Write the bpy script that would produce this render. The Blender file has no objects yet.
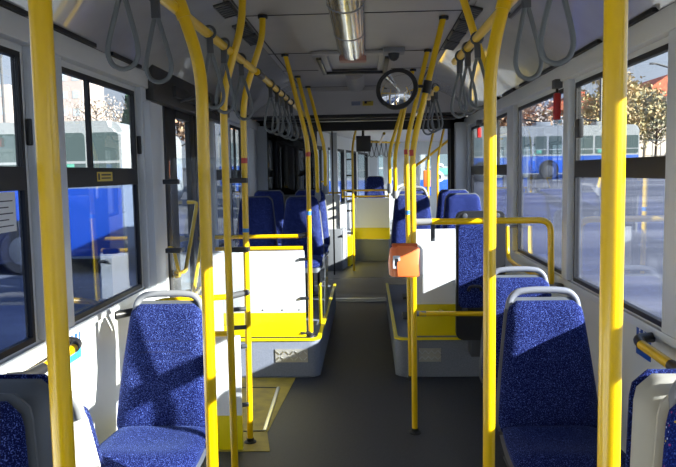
import bpy, bmesh, math, random
from mathutils import Vector, Matrix, Quaternion
random.seed(7)
R = math.radians
sc = bpy.context.scene
col = sc.collection

# ------------------------------------------------------------------ camera, sky, sun, exposure
cam_d = bpy.data.cameras.new('camera'); cam = bpy.data.objects.new('camera', cam_d); col.objects.link(cam)
cam_d.sensor_width = 36; cam_d.lens = 690.0 * 36 / 676; cam_d.clip_start = 0.05; cam_d.clip_end = 600
yaw, pitch, roll = R(2.568), R(5.049), R(1.0)
Fv = Vector((-math.sin(yaw)*math.cos(pitch), math.cos(yaw)*math.cos(pitch), -math.sin(pitch)))
Rv = Vector((math.cos(yaw), math.sin(yaw), 0)); Uv = Rv.cross(Fv)
R2 = Rv*math.cos(roll) - Uv*math.sin(roll); U2 = Rv*math.sin(roll) + Uv*math.cos(roll)
m = Matrix((( R2.x, U2.x, -Fv.x, 0.07), (R2.y, U2.y, -Fv.y, 0.0), (R2.z, U2.z, -Fv.z, 1.55), (0, 0, 0, 1)))
cam.matrix_world = m
sc.camera = cam

w = bpy.data.worlds.new('sky'); sc.world = w; w.use_nodes = True
nt = w.node_tree; nt.nodes.clear()
out = nt.nodes.new('ShaderNodeOutputWorld'); bg = nt.nodes.new('ShaderNodeBackground')
tc = nt.nodes.new('ShaderNodeTexCoord'); sep = nt.nodes.new('ShaderNodeSeparateXYZ'); rp = nt.nodes.new('ShaderNodeValToRGB')
nt.links.new(tc.outputs['Generated'], sep.inputs[0]); nt.links.new(sep.outputs['Z'], rp.inputs[0])
rp.color_ramp.elements[0].position = 0.0; rp.color_ramp.elements[0].color = (0.80, 0.86, 1.0, 1)
rp.color_ramp.elements[1].position = 0.45; rp.color_ramp.elements[1].color = (0.55, 0.70, 1.0, 1)
# brighter hazy sky around the sun
SUN_FROM = Vector((1.0, -0.42, 0.45)).normalized()
dt = nt.nodes.new('ShaderNodeVectorMath'); dt.operation = 'DOT_PRODUCT'; dt.inputs[1].default_value = SUN_FROM
nt.links.new(tc.outputs['Generated'], dt.inputs[0])
mxm = nt.nodes.new('ShaderNodeMath'); mxm.operation = 'MAXIMUM'; mxm.inputs[1].default_value = 0.0
pwm = nt.nodes.new('ShaderNodeMath'); pwm.operation = 'POWER'; pwm.inputs[1].default_value = 2.0
mlm = nt.nodes.new('ShaderNodeMath'); mlm.operation = 'MULTIPLY_ADD'; mlm.inputs[1].default_value = 0.8; mlm.inputs[2].default_value = 0.66
nt.links.new(dt.outputs['Value'], mxm.inputs[0]); nt.links.new(mxm.outputs[0], pwm.inputs[0]); nt.links.new(pwm.outputs[0], mlm.inputs[0])
nt.links.new(rp.outputs[0], bg.inputs['Color']); nt.links.new(mlm.outputs[0], bg.inputs['Strength'])
nt.links.new(bg.outputs[0], out.inputs[0])

sun_d = bpy.data.lights.new('sun', 'SUN'); sun = bpy.data.objects.new('sun', sun_d); col.objects.link(sun)
sun_d.energy = 15.0; sun_d.angle = R(0.6); sun_d.color = (1.0, 0.93, 0.80)
sun.rotation_euler = (-SUN_FROM).to_track_quat('-Z', 'Y').to_euler()
sun.location = (8, -4, 6)
vs = sc.view_settings
vs.view_transform = 'Standard'; vs.look = 'None'; vs.gamma = 1.0; vs.use_curve_mapping = False; vs.exposure = 0.72
sc.cycles.diffuse_bounces = 8; sc.cycles.max_bounces = 16

# ------------------------------------------------------------------ materials
def mat(name, color, rough=0.5, metal=0.0, noise=None, bump=None, coat=0.0, emit=None, spec=None):
    m = bpy.data.materials.new(name); m.use_nodes = True
    n = m.node_tree; b = n.nodes['Principled BSDF']
    b.inputs['Base Color'].default_value = (*color, 1); b.inputs['Roughness'].default_value = rough
    b.inputs['Metallic'].default_value = metal; b.inputs['Coat Weight'].default_value = coat
    if spec is not None: b.inputs['Specular IOR Level'].default_value = spec
    tcn = n.nodes.new('ShaderNodeTexCoord')
    if noise:
        c2, scale, lo, hi = noise
        t = n.nodes.new('ShaderNodeTexNoise'); t.inputs['Scale'].default_value = scale; t.inputs['Detail'].default_value = 5
        r = n.nodes.new('ShaderNodeValToRGB')
        r.color_ramp.elements[0].position = lo; r.color_ramp.elements[0].color = (*color, 1)
        r.color_ramp.elements[1].position = hi; r.color_ramp.elements[1].color = (*c2, 1)
        n.links.new(tcn.outputs['Object'], t.inputs['Vector']); n.links.new(t.outputs['Fac'], r.inputs[0])
        n.links.new(r.outputs[0], b.inputs['Base Color'])
    if bump:
        t = n.nodes.new('ShaderNodeTexNoise'); t.inputs['Scale'].default_value = bump[0]
        bn = n.nodes.new('ShaderNodeBump'); bn.inputs['Strength'].default_value = bump[1]; bn.inputs['Distance'].default_value = 0.01
        n.links.new(tcn.outputs['Object'], t.inputs['Vector']); n.links.new(t.outputs['Fac'], bn.inputs['Height'])
        n.links.new(bn.outputs[0], b.inputs['Normal'])
    return m

def glass(name, tint, ior=1.45, rough=0.0, milk=0.0):
    m = bpy.data.materials.new(name); m.use_nodes = True; n = m.node_tree; n.nodes.clear()
    o = n.nodes.new('ShaderNodeOutputMaterial'); mx = n.nodes.new('ShaderNodeMixShader')
    t = n.nodes.new('ShaderNodeBsdfTransparent'); t.inputs[0].default_value = (*tint, 1)
    g = n.nodes.new('ShaderNodeBsdfGlossy'); g.inputs['Roughness'].default_value = rough
    lw = n.nodes.new('ShaderNodeLayerWeight'); pw = n.nodes.new('ShaderNodeMath'); pw.operation = 'POWER'; pw.inputs[1].default_value = 4.0
    f0 = ((ior-1)/(ior+1))**2
    f = n.nodes.new('ShaderNodeMath'); f.operation = 'MULTIPLY_ADD'; f.inputs[1].default_value = 1-f0; f.inputs[2].default_value = f0
    n.links.new(lw.outputs['Facing'], pw.inputs[0]); n.links.new(pw.outputs[0], f.inputs[0])
    n.links.new(f.outputs[0], mx.inputs[0]); n.links.new(t.outputs[0], mx.inputs[1]); n.links.new(g.outputs[0], mx.inputs[2])
    last = mx
    if milk:
        d = n.nodes.new('ShaderNodeBsdfDiffuse'); d.inputs[0].default_value = (0.8, 0.85, 0.9, 1)
        m2 = n.nodes.new('ShaderNodeMixShader'); m2.inputs[0].default_value = milk
        n.links.new(mx.outputs[0], m2.inputs[1]); n.links.new(d.outputs[0], m2.inputs[2]); last = m2
    n.links.new(last.outputs[0], o.inputs[0])
    return m

def fabric(name, base, mid, hi, specks=None, scale=1.0):
    m = bpy.data.materials.new(name); m.use_nodes = True; n = m.node_tree; b = n.nodes['Principled BSDF']
    b.inputs['Roughness'].default_value = 0.9
    b.inputs['Sheen Weight'].default_value = 0.12; b.inputs['Sheen Roughness'].default_value = 0.4; b.inputs['Sheen Tint'].default_value = (0.3, 0.45, 1, 1)
    b.inputs['Specular IOR Level'].default_value = 0.15
    tcn = n.nodes.new('ShaderNodeTexCoord')
    t = n.nodes.new('ShaderNodeTexNoise'); t.inputs['Scale'].default_value = 310*scale; t.inputs['Detail'].default_value = 2
    r = n.nodes.new('ShaderNodeValToRGB'); r.color_ramp.elements[0].position = 0.40; r.color_ramp.elements[0].color = (*base, 1)
    r.color_ramp.elements[1].position = 0.72; r.color_ramp.elements[1].color = (*hi, 1)
    e = r.color_ramp.elements.new(0.55); e.color = (*mid, 1)
    n.links.new(tcn.outputs['Object'], t.inputs['Vector']); n.links.new(t.outputs['Fac'], r.inputs[0])
    src = r.outputs[0]
    if specks:
        v = n.nodes.new('ShaderNodeTexVoronoi'); v.inputs['Scale'].default_value = 90
        lt = n.nodes.new('ShaderNodeMath'); lt.operation = 'LESS_THAN'; lt.inputs[1].default_value = 0.22
        wn = n.nodes.new('ShaderNodeTexWhiteNoise')
        r2 = n.nodes.new('ShaderNodeValToRGB'); r2.color_ramp.interpolation = 'CONSTANT'
        r2.color_ramp.elements[0].color = (0.05, 0.1, 0.4, 1); r2.color_ramp.elements[1].position = 0.45; r2.color_ramp.elements[1].color = (0.3, 0.05, 0.2, 1)
        e = r2.color_ramp.elements.new(0.65); e.color = (0.45, 0.55, 0.8, 1); e = r2.color_ramp.elements.new(0.85); e.color = (0.5, 0.4, 0.05, 1)
        mx = n.nodes.new('ShaderNodeMixRGB')
        n.links.new(tcn.outputs['Object'], v.inputs['Vector']); n.links.new(v.outputs['Distance'], lt.inputs[0]); n.links.new(lt.outputs[0], mx.inputs[0])
        n.links.new(v.outputs['Position'], wn.inputs[0]); n.links.new(wn.outputs['Value'], r2.inputs[0])
        n.links.new(src, mx.inputs[1]); n.links.new(r2.outputs[0], mx.inputs[2]); src = mx.outputs[0]
    n.links.new(src, b.inputs['Base Color'])
    bn = n.nodes.new('ShaderNodeBump'); bn.inputs['Strength'].default_value = 0.25; bn.inputs['Distance'].default_value = 0.002
    n.links.new(t.outputs['Fac'], bn.inputs['Height']); n.links.new(bn.outputs[0], b.inputs['Normal'])
    return m

YEL = mat('yellow_enamel', (0.84, 0.52, 0.0), 0.28, coat=0.4)
YELP = mat('yellow_panel', (0.88, 0.70, 0.0), 0.4, coat=0.2)
YELF = mat('yellow_floor', (0.40, 0.30, 0.03), 0.6, noise=((0.22, 0.17, 0.03), 9, 0.4, 0.75))
FAB = fabric('blue_speckled_fabric', (0.0015, 0.003, 0.042), (0.004, 0.009, 0.08), (0.13, 0.20, 0.60))
FABS = fabric('blue_fabric_with_coloured_specks', (0.002, 0.006, 0.09), (0.004, 0.015, 0.16), (0.03, 0.08, 0.4), specks=True)
SHELLG = mat('dark_grey_seat_shell', (0.10, 0.11, 0.125), 0.5)
GREYP = mat('grey_seat_plastic', (0.20, 0.21, 0.24), 0.45)
BEIGE = mat('beige_seat_shell', (0.42, 0.40, 0.34), 0.5)
DGREY = mat('charcoal_plastic', (0.06, 0.065, 0.075), 0.5)
BLACK = mat('black_rubber', (0.012, 0.012, 0.014), 0.55)
BLKM = mat('black_plastic', (0.02, 0.02, 0.022), 0.35)
WALL = mat('light_grey_wall_laminate', (0.68, 0.70, 0.72), 0.42, noise=((0.64, 0.66, 0.68), 3, 0.3, 0.8))
PILL = mat('pillar_grey_paint', (0.62, 0.66, 0.72), 0.4)
WHITE = mat('white_panel', (0.86, 0.87, 0.86), 0.35, coat=0.2)
CEIL = mat('ceiling_laminate', (0.39, 0.375, 0.37), 0.42, noise=((0.36, 0.345, 0.34), 4, 0.35, 0.7))
COVE = mat('glossy_cove_laminate', (0.44, 0.44, 0.45), 0.16, noise=((0.40, 0.40, 0.41), 6, 0.35, 0.7), coat=0.6)
FLOOR = mat('dark_floor_vinyl', (0.026, 0.029, 0.041), 0.55, noise=((0.018, 0.020, 0.030), 60, 0.4, 0.65), bump=(400, 0.15))
PODG = mat('grey_carpet_cladding', (0.22, 0.24, 0.29), 0.75, noise=((0.18, 0.20, 0.25), 120, 0.4, 0.6))
ALU = mat('aluminium', (0.72, 0.73, 0.72), 0.3, metal=1.0)
CHQ = mat('checker_plate', (0.55, 0.53, 0.47), 0.45, metal=0.5)
STRAP = mat('strap_grey_vinyl', (0.13, 0.145, 0.155), 0.45)
ORANGE = mat('orange_plastic', (0.92, 0.21, 0.05), 0.35, coat=0.3)
RED = mat('red_plastic', (0.50, 0.02, 0.02), 0.4)
REDB = mat('red_tape', (0.55, 0.06, 0.03), 0.5)
BLUB = mat('blue_tape', (0.05, 0.22, 0.55), 0.5)
STBL = mat('sticker_blue', (0.01, 0.08, 0.42), 0.4)
STCY = mat('sticker_cyan', (0.02, 0.35, 0.65), 0.4)
STYE = mat('sticker_yellow', (0.65, 0.50, 0.08), 0.5)
NAVY = mat('navy_thread', (0.003, 0.008, 0.07), 0.9)
PAPER = mat('paper', (0.75, 0.77, 0.78), 0.7)
INK = mat('ink', (0.03, 0.03, 0.05), 0.6)
WINK = mat('white_print', (0.85, 0.87, 0.9), 0.5)
CHROME = mat('convex_mirror_face', (0.85, 0.86, 0.88), 0.03, metal=1.0)
BELL = mat('bellows_rubber', (0.035, 0.037, 0.042), 0.65)
G_CLEAR = glass('clear_glass', (0.93, 0.96, 0.96))
G_LOW = glass('lower_tinted_glass', (0.58, 0.66, 0.80), 1.55)
G_LOWR = glass('lower_dusty_glass', (0.82, 0.87, 0.95), 1.5)
G_SCREEN = glass('acrylic_screen', (0.88, 0.91, 0.94), 1.4, milk=0.03)
G_DARK = glass('smoked_glass', (0.10, 0.11, 0.13), 1.6)
LENS = mat('ribbed_lamp_cover', (0.85, 0.85, 0.82), 0.16, metal=0.85, bump=(9, 0.25))
RIBF = mat('turntable_plate', (0.42, 0.40, 0.37), 0.5)
FLOORR = mat('rear_floor_vinyl', (0.09, 0.09, 0.10), 0.5)  # lighter than FLOOR: light on the rear floor is put into the colour

# ------------------------------------------------------------------ mesh helpers
XF = Matrix.Identity(4)        # frame in which the next objects are authored
class frame:
    def __init__(s, mtx): s.m = mtx
    def __enter__(s):
        global XF; s.o = XF; XF = s.m
    def __exit__(s, *a):
        global XF; XF = s.o

def box(bm, x0, x1, y0, y1, z0, z1, bev=0.0, mtx=None):
    v = [bm.verts.new(Vector(c) if mtx is None else mtx @ Vector(c)) for c in
         ((x0,y0,z0),(x1,y0,z0),(x1,y1,z0),(x0,y1,z0),(x0,y0,z1),(x1,y0,z1),(x1,y1,z1),(x0,y1,z1))]
    f = [bm.faces.new([v[i] for i in q]) for q in ((0,3,2,1),(4,5,6,7),(0,1,5,4),(1,2,6,5),(2,3,7,6),(3,0,4,7))]
    if bev > 0:
        es = list({e for q in f for e in q.edges})
        bmesh.ops.bevel(bm, geom=es, offset=bev, segments=2, affect='EDGES', profile=0.6)
    return bm

def fillet(pts, rad, n=6):
    pts = [Vector(p) for p in pts]
    if rad <= 0 or len(pts) < 3: return pts
    o = [pts[0]]
    for i in range(1, len(pts)-1):
        a, b, c = pts[i-1], pts[i], pts[i+1]
        d1, d2 = (a-b), (c-b); r = min(rad, d1.length*0.49, d2.length*0.49)
        p, q = b + d1.normalized()*r, b + d2.normalized()*r
        for k in range(n+1):
            t = k/n; o.append(p*(1-t)**2 + b*2*t*(1-t) + q*t*t)
    o.append(pts[-1]); return o

def tube(bm, pts, r, seg=14, rad=0.0, closed=False, flat=1.0):
    pts = fillet(pts, rad) if not closed else [Vector(p) for p in pts]
    n = len(pts); rings = []
    T = []
    for i in range(n):
        a = pts[(i-1) % n] if (closed or i > 0) else pts[i]
        b = pts[(i+1) % n] if (closed or i < n-1) else pts[i]
        T.append((b-a).normalized())
    up = Vector((0, 0, 1)) if abs(T[0].z) < 0.9 else Vector((0, 1, 0))
    N = (up - T[0]*up.dot(T[0])).normalized()
    for i in range(n):
        if i: N = (T[i-1].rotation_difference(T[i]) @ N); N = (N - T[i]*N.dot(T[i])).normalized()
        B = T[i].cross(N); rr = r[i] if isinstance(r, (list, tuple)) else r
        rings.append([bm.verts.new(pts[i] + N*rr*math.cos(2*math.pi*k/seg)*flat + B*rr*math.sin(2*math.pi*k/seg)) for k in range(seg)])
    for i in range(n if closed else n-1):
        A, Bq = rings[i], rings[(i+1) % n]
        for k in range(seg): bm.faces.new((A[k], A[(k+1) % seg], Bq[(k+1) % seg], Bq[k]))
    if not closed:
        bm.faces.new(list(reversed(rings[0]))); bm.faces.new(rings[-1])
    return bm

def lathe(bm, prof, c=(0,0,0), axis='Z', seg=24, mtx=None):
    rings = []
    for (r, h) in prof:
        ring = []
        for k in range(seg):
            a = 2*math.pi*k/seg
            p = Vector((r*math.cos(a), r*math.sin(a), h))
            if axis == 'X': p = Vector((p.z, p.x, p.y))
            if axis == 'Y': p = Vector((p.x, p.z, p.y))
            if mtx is not None: p = mtx @ p
            ring.append(bm.verts.new(p + Vector(c)))
        rings.append(ring)
    for A, B in zip(rings, rings[1:]):
        for k in range(seg): bm.faces.new((A[k], A[(k+1) % seg], B[(k+1) % seg], B[k]))
    bm.faces.new(list(reversed(rings[0]))); bm.faces.new(rings[-1])
    return bm

def rrect(w0, w1, z0, z1, r, n=6):
    """outline (x,z) of rectangle w0..w1 by z0..z1 with corner radius"""
    o = []
    for (cx, cz, a0) in ((w1-r, z0+r, -90), (w1-r, z1-r, 0), (w0+r, z1-r, 90), (w0+r, z0+r, 180)):
        for k in range(n+1):
            a = R(a0 + 90*k/n); o.append((cx + r*math.cos(a), cz + r*math.sin(a)))
    return o

def prism(bm, outline, y0, y1, plane='XZ', bev=0.0):
    def P(a, b, c):
        return {'XZ': Vector((a, c, b)), 'YZ': Vector((c, a, b)), 'XY': Vector((a, b, c))}[plane]
    A = [bm.verts.new(P(a, b, y0)) for a, b in outline]; B = [bm.verts.new(P(a, b, y1)) for a, b in outline]
    n = len(A); f0 = bm.faces.new(A); f1 = bm.faces.new(list(reversed(B)))
    for k in range(n): bm.faces.new((A[k], B[k], B[(k+1) % n], A[(k+1) % n]))
    if bev: bmesh.ops.bevel(bm, geom=list(f0.edges)+list(f1.edges), offset=bev, segments=2, affect='EDGES')
    return bm

ORG = {}
def NB(): return bmesh.new()
def obj(name, bm, material, parent=None, kind=None, ang=38):
    """link bm (authored in the current frame, absolute coordinates) as one mesh object"""
    bmesh.ops.recalc_face_normals(bm, faces=bm.faces)
    me = bpy.data.meshes.new(name)
    bm.transform(XF)
    if parent is not None: bm.transform(Matrix.Translation(-ORG[parent.name]))
    org = Vector((0, 0, 0)) if parent is None else ORG[parent.name]
    o = bpy.data.objects.new(name, me)
    if parent is None:
        zs = [v.co.z for v in bm.verts]; xs = [v.co.x for v in bm.verts]; ys = [v.co.y for v in bm.verts]
        org = Vector(((min(xs)+max(xs))/2, (min(ys)+max(ys))/2, min(zs)))
        bm.transform(Matrix.Translation(-org)); o.location = org
    bm.to_mesh(me); bm.free()
    for p in me.polygons: p.use_smooth = True
    me.set_sharp_from_angle(angle=R(ang))
    for mm in (material if isinstance(material, (list, tuple)) else [material]): me.materials.append(mm)
    col.objects.link(o)
    ORG[o.name] = org
    if parent is not None: o.parent = parent
    if kind: o['kind'] = kind
    return o

def tag(o, label, cat, group=None):
    o['label'] = label; o['category'] = cat
    if group: o['group'] = group
    return o
def thing(name, label, cat, loc, group=None, rz=0.0):
    o = bpy.data.objects.new(name, None); col.objects.link(o); o.empty_display_size = 0.05
    o.location = XF @ Vector(loc); ORG[o.name] = Vector(o.location)
    return tag(o, label, cat, group)
def struct(name, bm, material, parent=None, **k):
    o = obj(name, bm, material, parent, **k)
    if parent is None: o['kind'] = 'structure'
    return o
def B(*a, **k): return box(NB(), *a, **k)
def T(*a, **k): return tube(NB(), *a, **k)
def dup(root, loc, rz=0.0, label=None):
    r = root.copy(); col.objects.link(r); r.location = loc; r.rotation_euler = (0, 0, rz)
    if label: r['label'] = label
    for ch in list(root.children):
        c = ch.copy(); col.objects.link(c); c.parent = r
        for g in list(ch.children):
            d = g.copy(); col.objects.link(d); d.parent = c
    return r
def text_bm(s, size, loc, rot, ext=0.001):
    cu = bpy.data.curves.new('lettering', 'FONT'); cu.body = s; cu.size = size; cu.extrude = ext; cu.align_x = 'CENTER'; cu.align_y = 'CENTER'
    o = bpy.data.objects.new('lettering', cu); col.objects.link(o)
    dg = bpy.context.evaluated_depsgraph_get(); me = bpy.data.meshes.new_from_object(o.evaluated_get(dg))
    bm = NB(); bm.from_mesh(me); bpy.data.objects.remove(o); bpy.data.curves.remove(cu); bpy.data.meshes.remove(me)
    bm.transform(Matrix.Translation(loc) @ rot.to_4x4())
    return bm
FACE_NY = Matrix.Rotation(R(90), 3, 'X')                       # lettering readable looking towards +Y

# ------------------------------------------------------------------ the shell of the front section
SILL, TOP, TR0, TR1 = 0.93, 2.01, 1.505, 1.592
YF, YB = -3.0, 7.9
def side_wall(name, s, holes, y0, y1, doors=()):
    """s = -1 left, +1 right; holes = window spans, doors = spans open down to the floor"""
    bm = NB(); a, b = sorted((s*1.2, s*1.225))
    cur = y0
    for (h0, h1, isdoor) in sorted([(h[0], h[1], 0) for h in holes] + [(d[0], d[1], 1) for d in doors]):
        box(bm, a, b, cur, h0, -0.25 if s else 0, 2.2)
        if not isdoor: box(bm, a, b, h0, h1, -0.25, SILL)
        box(bm, a, b, h0, h1, TOP if not isdoor else 2.06, 2.2)
        cur = h1
    box(bm, a, b, cur, y1, -0.25, 2.2)
    return struct(name, bm, WALL)
Lw = [(-2.7, -0.9), (-0.75, 0.95), (1.15, 2.52), (2.82, 3.76), (5.62, 6.28), (6.38, 7.15)]
Rw = [(-2.7, -0.9), (-0.75, 0.35), (0.85, 2.38), (2.63, 3.84), (3.98, 5.27), (5.56, 7.62)]
side_wall('wall_left', -1, Lw, YF, YB, doors=[(4.28, 5.52)])
side_wall('wall_right', 1, Rw, YF, YB)
wn = [0]
def window(s, y0, y1, transom, low, vbars=(), up=None, latch=()):
    wn[0] += 1
    xo, xi = s*1.222, s*1.197
    a, b = sorted((xo, xi)); bm = NB(); fw = 0.022
    box(bm, a, b, y0, y0+fw, SILL, TOP); box(bm, a, b, y1-fw, y1, SILL, TOP)
    box(bm, a, b, y0+fw, y1-fw, SILL, SILL+fw); box(bm, a, b, y0+fw, y1-fw, TOP-fw, TOP)
    w_ = struct('window_%d' % wn[0], bm, BLACK)
    g0, g1 = sorted((s*1.206, s*1.210))
    if transom:
        tb, tt = sorted((s*1.19, s*1.220)); mb, mt_ = sorted((s*1.197, s*1.216))
        obj('transom', B(tb, tt, y0+fw, y1-fw, TR0, TR1, 0.004), BLACK, w_)
        obj('lower_pane', B(g0, g1, y0+fw, y1-fw, SILL+fw, TR0), low, w_)
        obj('upper_pane', B(g0, g1, y0+fw, y1-fw, TR1, TOP-fw), up or G_CLEAR, w_)
        for v in vbars: 
            bb = NB(); box(bb, mb, mt_, v-0.013, v+0.013, TR1, TOP-fw); obj('mullion', bb, BLACK, w_)
    else:
        obj('pane', B(g0, g1, y0+fw, y1-fw, SILL+fw, TOP-fw), low, w_)
    for (ly, lz) in latch:
        q0, q1 = sorted((s*1.175, s*1.2)); obj('latch', B(q0, q1, ly-0.028, ly+0.028, lz-0.05, lz+0.05, 0.006), BLKM, w_)
    return w_
window(-1, *Lw[0], False, G_CLEAR); window(-1, *Lw[1], True, G_LOW)
window(-1, *Lw[2], True, G_LOW, latch=((2.56, 1.72),))
window(-1, *Lw[3], True, G_LOW, vbars=(3.14,), latch=((3.80, 1.72),))
window(-1, *Lw[4], True, G_CLEAR); window(-1, *Lw[5], True, G_CLEAR, vbars=(6.62, 6.9))
window(1, *Rw[0], False, G_CLEAR); window(1, *Rw[1], False, G_CLEAR)
window(1, *Rw[2], True, G_LOWR)
window(1, *Rw[3], True, G_LOWR, latch=((2.605, 1.72), (3.72, 1.76)))
window(1, *Rw[4], False, G_LOWR)
window(1, *Rw[5], True, G_LOWR, vbars=(6.1, 6.75))

# lighter pillar facings between the windows
for s, y0, y1 in ((-1, 2.54, 2.80), (-1, 3.78, 3.96), (-1, 5.53, 5.61), (-1, 7.17, 7.7), (1, 2.40, 2.61), (1, 3.86, 3.96), (1, 5.30, 5.53), (1, 7.64, 7.88)):
    a, b = sorted((s*1.2, s*1.165))
    struct('trim_1' if s < 0 else 'trim_2', B(a, b, y0, y1, 0.93, 2.10, 0.008), PILL)
# sill ledges along both sides
for s, y0, y1 in ((-1, YF, 4.2), (1, YF, YB)):
    a, b = sorted((s*1.2, s*1.182))
    struct('trim_3', B(a, b, y0, y1, SILL-0.045, SILL-0.008, 0.006), PILL)

# cornice, slots, coves, ceiling
for s, nm in ((-1, 'left'), (1, 'right')):
    a, b = sorted((s*1.2, s*1.15))
    struct('trim_4', B(a, b, YF, YB, 2.035, 2.125, 0.006), WALL)
    bm = NB()
    y = 0.2
    while y < 7.6:
        q0, q1 = sorted((s*1.135, s*1.16)); box(bm, q0, q1, y, y+0.42, 2.126, 2.142); y += 0.62
    struct('trim_5', bm, BLACK)
    prof = [(1.16, 2.13), (1.12, 2.17), (1.02, 2.25), (0.90, 2.32), (0.76, 2.38), (0.64, 2.412), (0.64, 2.50), (1.27, 2.50), (1.27, 2.13)]
    bm = prism(NB(), [(s*x, z) for x, z in prof], YF, 7.35)
    struct('ceiling' if nm == 'left' else 'ceiling_side', bm, COVE, ang=30)
struct('ceiling', B(-0.64, 0.64, YF, 7.35, 2.42, 2.5), CEIL)
bm = NB()
for y in (0.4, 1.55, 2.7, 3.87, 5.1, 5.95, 7.1): box(bm, -0.64, 0.64, y, y+0.006, 2.4165, 2.421)
for x in (-0.60, 0.60): box(bm, x-0.004, x+0.004, YF, 7.3, 2.4165, 2.421)
struct('trim_6', bm, BLACK)
struct('floor', B(-1.27, 1.27, YF, 8.75, -0.25, 0.0), FLOOR)
bm = NB()
box(bm, -1.27, 1.27, YF-0.07, YF, -0.25, 0.85); box(bm, -1.27, 1.27, YF-0.07, YF, 2.2, 2.5)
box(bm, -1.27, -1.15, YF-0.07, YF, 0.85, 2.2); box(bm, 1.15, 1.27, YF-0.07, YF, 0.85, 2.2)
struct('wall_front', bm, WALL)
wn[0] += 1
struct('window_%d' % wn[0], B(-1.15, 1.15, YF-0.05, YF-0.04, 0.85, 2.2), G_CLEAR)
# bulkhead at the articulation
bm = NB()
prism(bm, [(7.16, 2.419), (7.16, 2.38), (7.30, 2.155), (7.45, 2.155), (7.45, 2.419)], -1.14, 1.14, 'YZ')
struct('wall_bulkhead', bm, CEIL, ang=20)
bm = NB(); box(bm, -1.0, 1.0, 7.30, 7.44, 2.125, 2.155, 0.004); struct('trim_7', bm, BLACK)
bm = NB(); box(bm, -1.0, 1.0, 7.32, 7.44, 2.088, 2.112, 0.006); struct('trim_7', bm, BLKM)
bm = NB()
box(bm, 1.0, 1.2, 7.86, 7.93, 0.0, 2.15); box(bm, -1.2, -1.0, 7.86, 7.93, 0.0, 2.15); box(bm, -1.2, 1.2, 7.86, 7.93, 2.02, 2.15)
struct('trim_8', bm, BLACK)
for s in (-1, 1):
    a, b = sorted((s*1.04, s*1.19)); struct('trim_9', B(a, b, 7.72, 7.85, 0.0, 2.08, 0.012), PILL)
struct('ceiling_bellows', B(-1.2, 1.2, 7.44, 9.6, 2.16, 2.24), DGREY)

# front podiums (wheel boxes): grey cladding, yellow edge
def podium(name, outline, ztop, label_unused=None):
    bm = prism(NB(), outline, 0.0, ztop, 'XY', 0.01); struct(name, bm, PODG, ang=50)
def corner_poly(x_wall, x_ais, y0, y1, r):
    s = 1 if x_ais > x_wall else -1
    pts = [(x_wall, y1), (x_wall, y0)]
    for k in range(7):
        a = R(90*k/6); pts.append((x_ais - s*r + s*r*math.sin(a), y0 + r - r*math.cos(a)))
    pts.append((x_ais, y1)); return pts
podium('trim_10', corner_poly(-1.19, -0.315, 5.12, 7.7, 0.07), 0.285)
podium('trim_10', corner_poly(1.19, 0.26, 5.12, 7.7, 0.07), 0.285)
for (xw, xa) in ((-1.19, -0.307), (1.19, 0.252)):
    s = 1 if xa < 0 else -1
    out_ = corner_poly(xw, xa, 5.112, 7.7, 0.075)[1:]; inn = [(xw, 5.145)] + [(x - s*0.028, y + 0.028) for x, y in corner_poly(xw, xa, 5.117, 7.672, 0.07)[2:]]
    struct('trim_11', prism(NB(), out_ + inn[::-1], 0.286, 0.300, 'XY'), YELP)
# yellow door area on the floor, its threshold rail
struct('trim_12', prism(NB(), [(-1.19, 3.72), (-0.50, 3.72), (-0.555, 4.0), (-0.50, 5.11), (-1.19, 5.11)], 0.0005, 0.004, 'XY'), YELF)
bm = NB(); tube(bm, [(-0.575, 4.02, 0.006), (-0.60, 4.86, 0.006)], 0.013, 8, flat=0.5)
tag(obj('threshold_strip', bm, ALU), 'shiny metal strip set in the yellow floor area by the left door', 'floor strip')
bm = NB(); tube(bm, [(-0.575, 4.02, 0.005), (-0.95, 4.0, 0.005)], 0.008, 8, flat=0.4)
tube(bm, [(-0.60, 4.86, 0.005), (-0.95, 4.87, 0.005)], 0.008, 8, flat=0.4)
struct('trim_13', bm, BLACK)

# ------------------------------------------------------------------ left door
wn2 = struct('door_1', B(-1.25, -1.19, 4.28, 5.52, 2.0, 2.06), BLACK)
def leaf(y0, y1, sa, sb):
    bm = NB()
    box(bm, -1.24, -1.20, y0, y0+sa, 0.02, 2.0, 0.006); box(bm, -1.24, -1.20, y1-sb, y1, 0.02, 2.0, 0.006)
    box(bm, -1.24, -1.20, y0+sa, y1-sb, 0.02, 0.12); box(bm, -1.24, -1.20, y0+sa, y1-sb, 1.93, 2.0)
    l = obj('leaf', bm, BLKM, wn2)
    obj('pane', B(-1.225, -1.219, y0+sa, y1-sb, 0.12, 1.93), G_CLEAR, l)
    return l
l1 = leaf(4.33, 5.06, 0.24, 0.12); l2 = leaf(5.07, 5.50, 0.12, 0.05)
obj('grab_handle', T([(-1.20, 4.80, 1.36), (-1.13, 4.79, 1.36), (-1.13, 4.42, 0.92), (-1.20, 4.41, 0.92)], 0.013, 10, 0.03), YEL, l1)
obj('grab_handle', T([(-1.20, 4.31, 1.09), (-1.17, 4.30, 1.09), (-1.15, 4.36, 0.90), (-1.20, 4.38, 0.90)], 0.012, 10, 0.03), YEL, l1)
obj('grab_handle', T([(-1.20, 5.10, 1.08), (-1.13, 4.88, 1.08), (-1.13, 4.58, 0.72), (-1.20, 5.08, 0.70)], 0.013, 10, 0.03), YEL, l2)
# boxed pillar before the door
tag(obj('pillar_casing', B(-1.2, -1.125, 3.80, 3.99, 0.0, 1.96, 0.01), PILL), 'pale grey boxed casing standing against the wall just before the left door', 'pillar casing')
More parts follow.
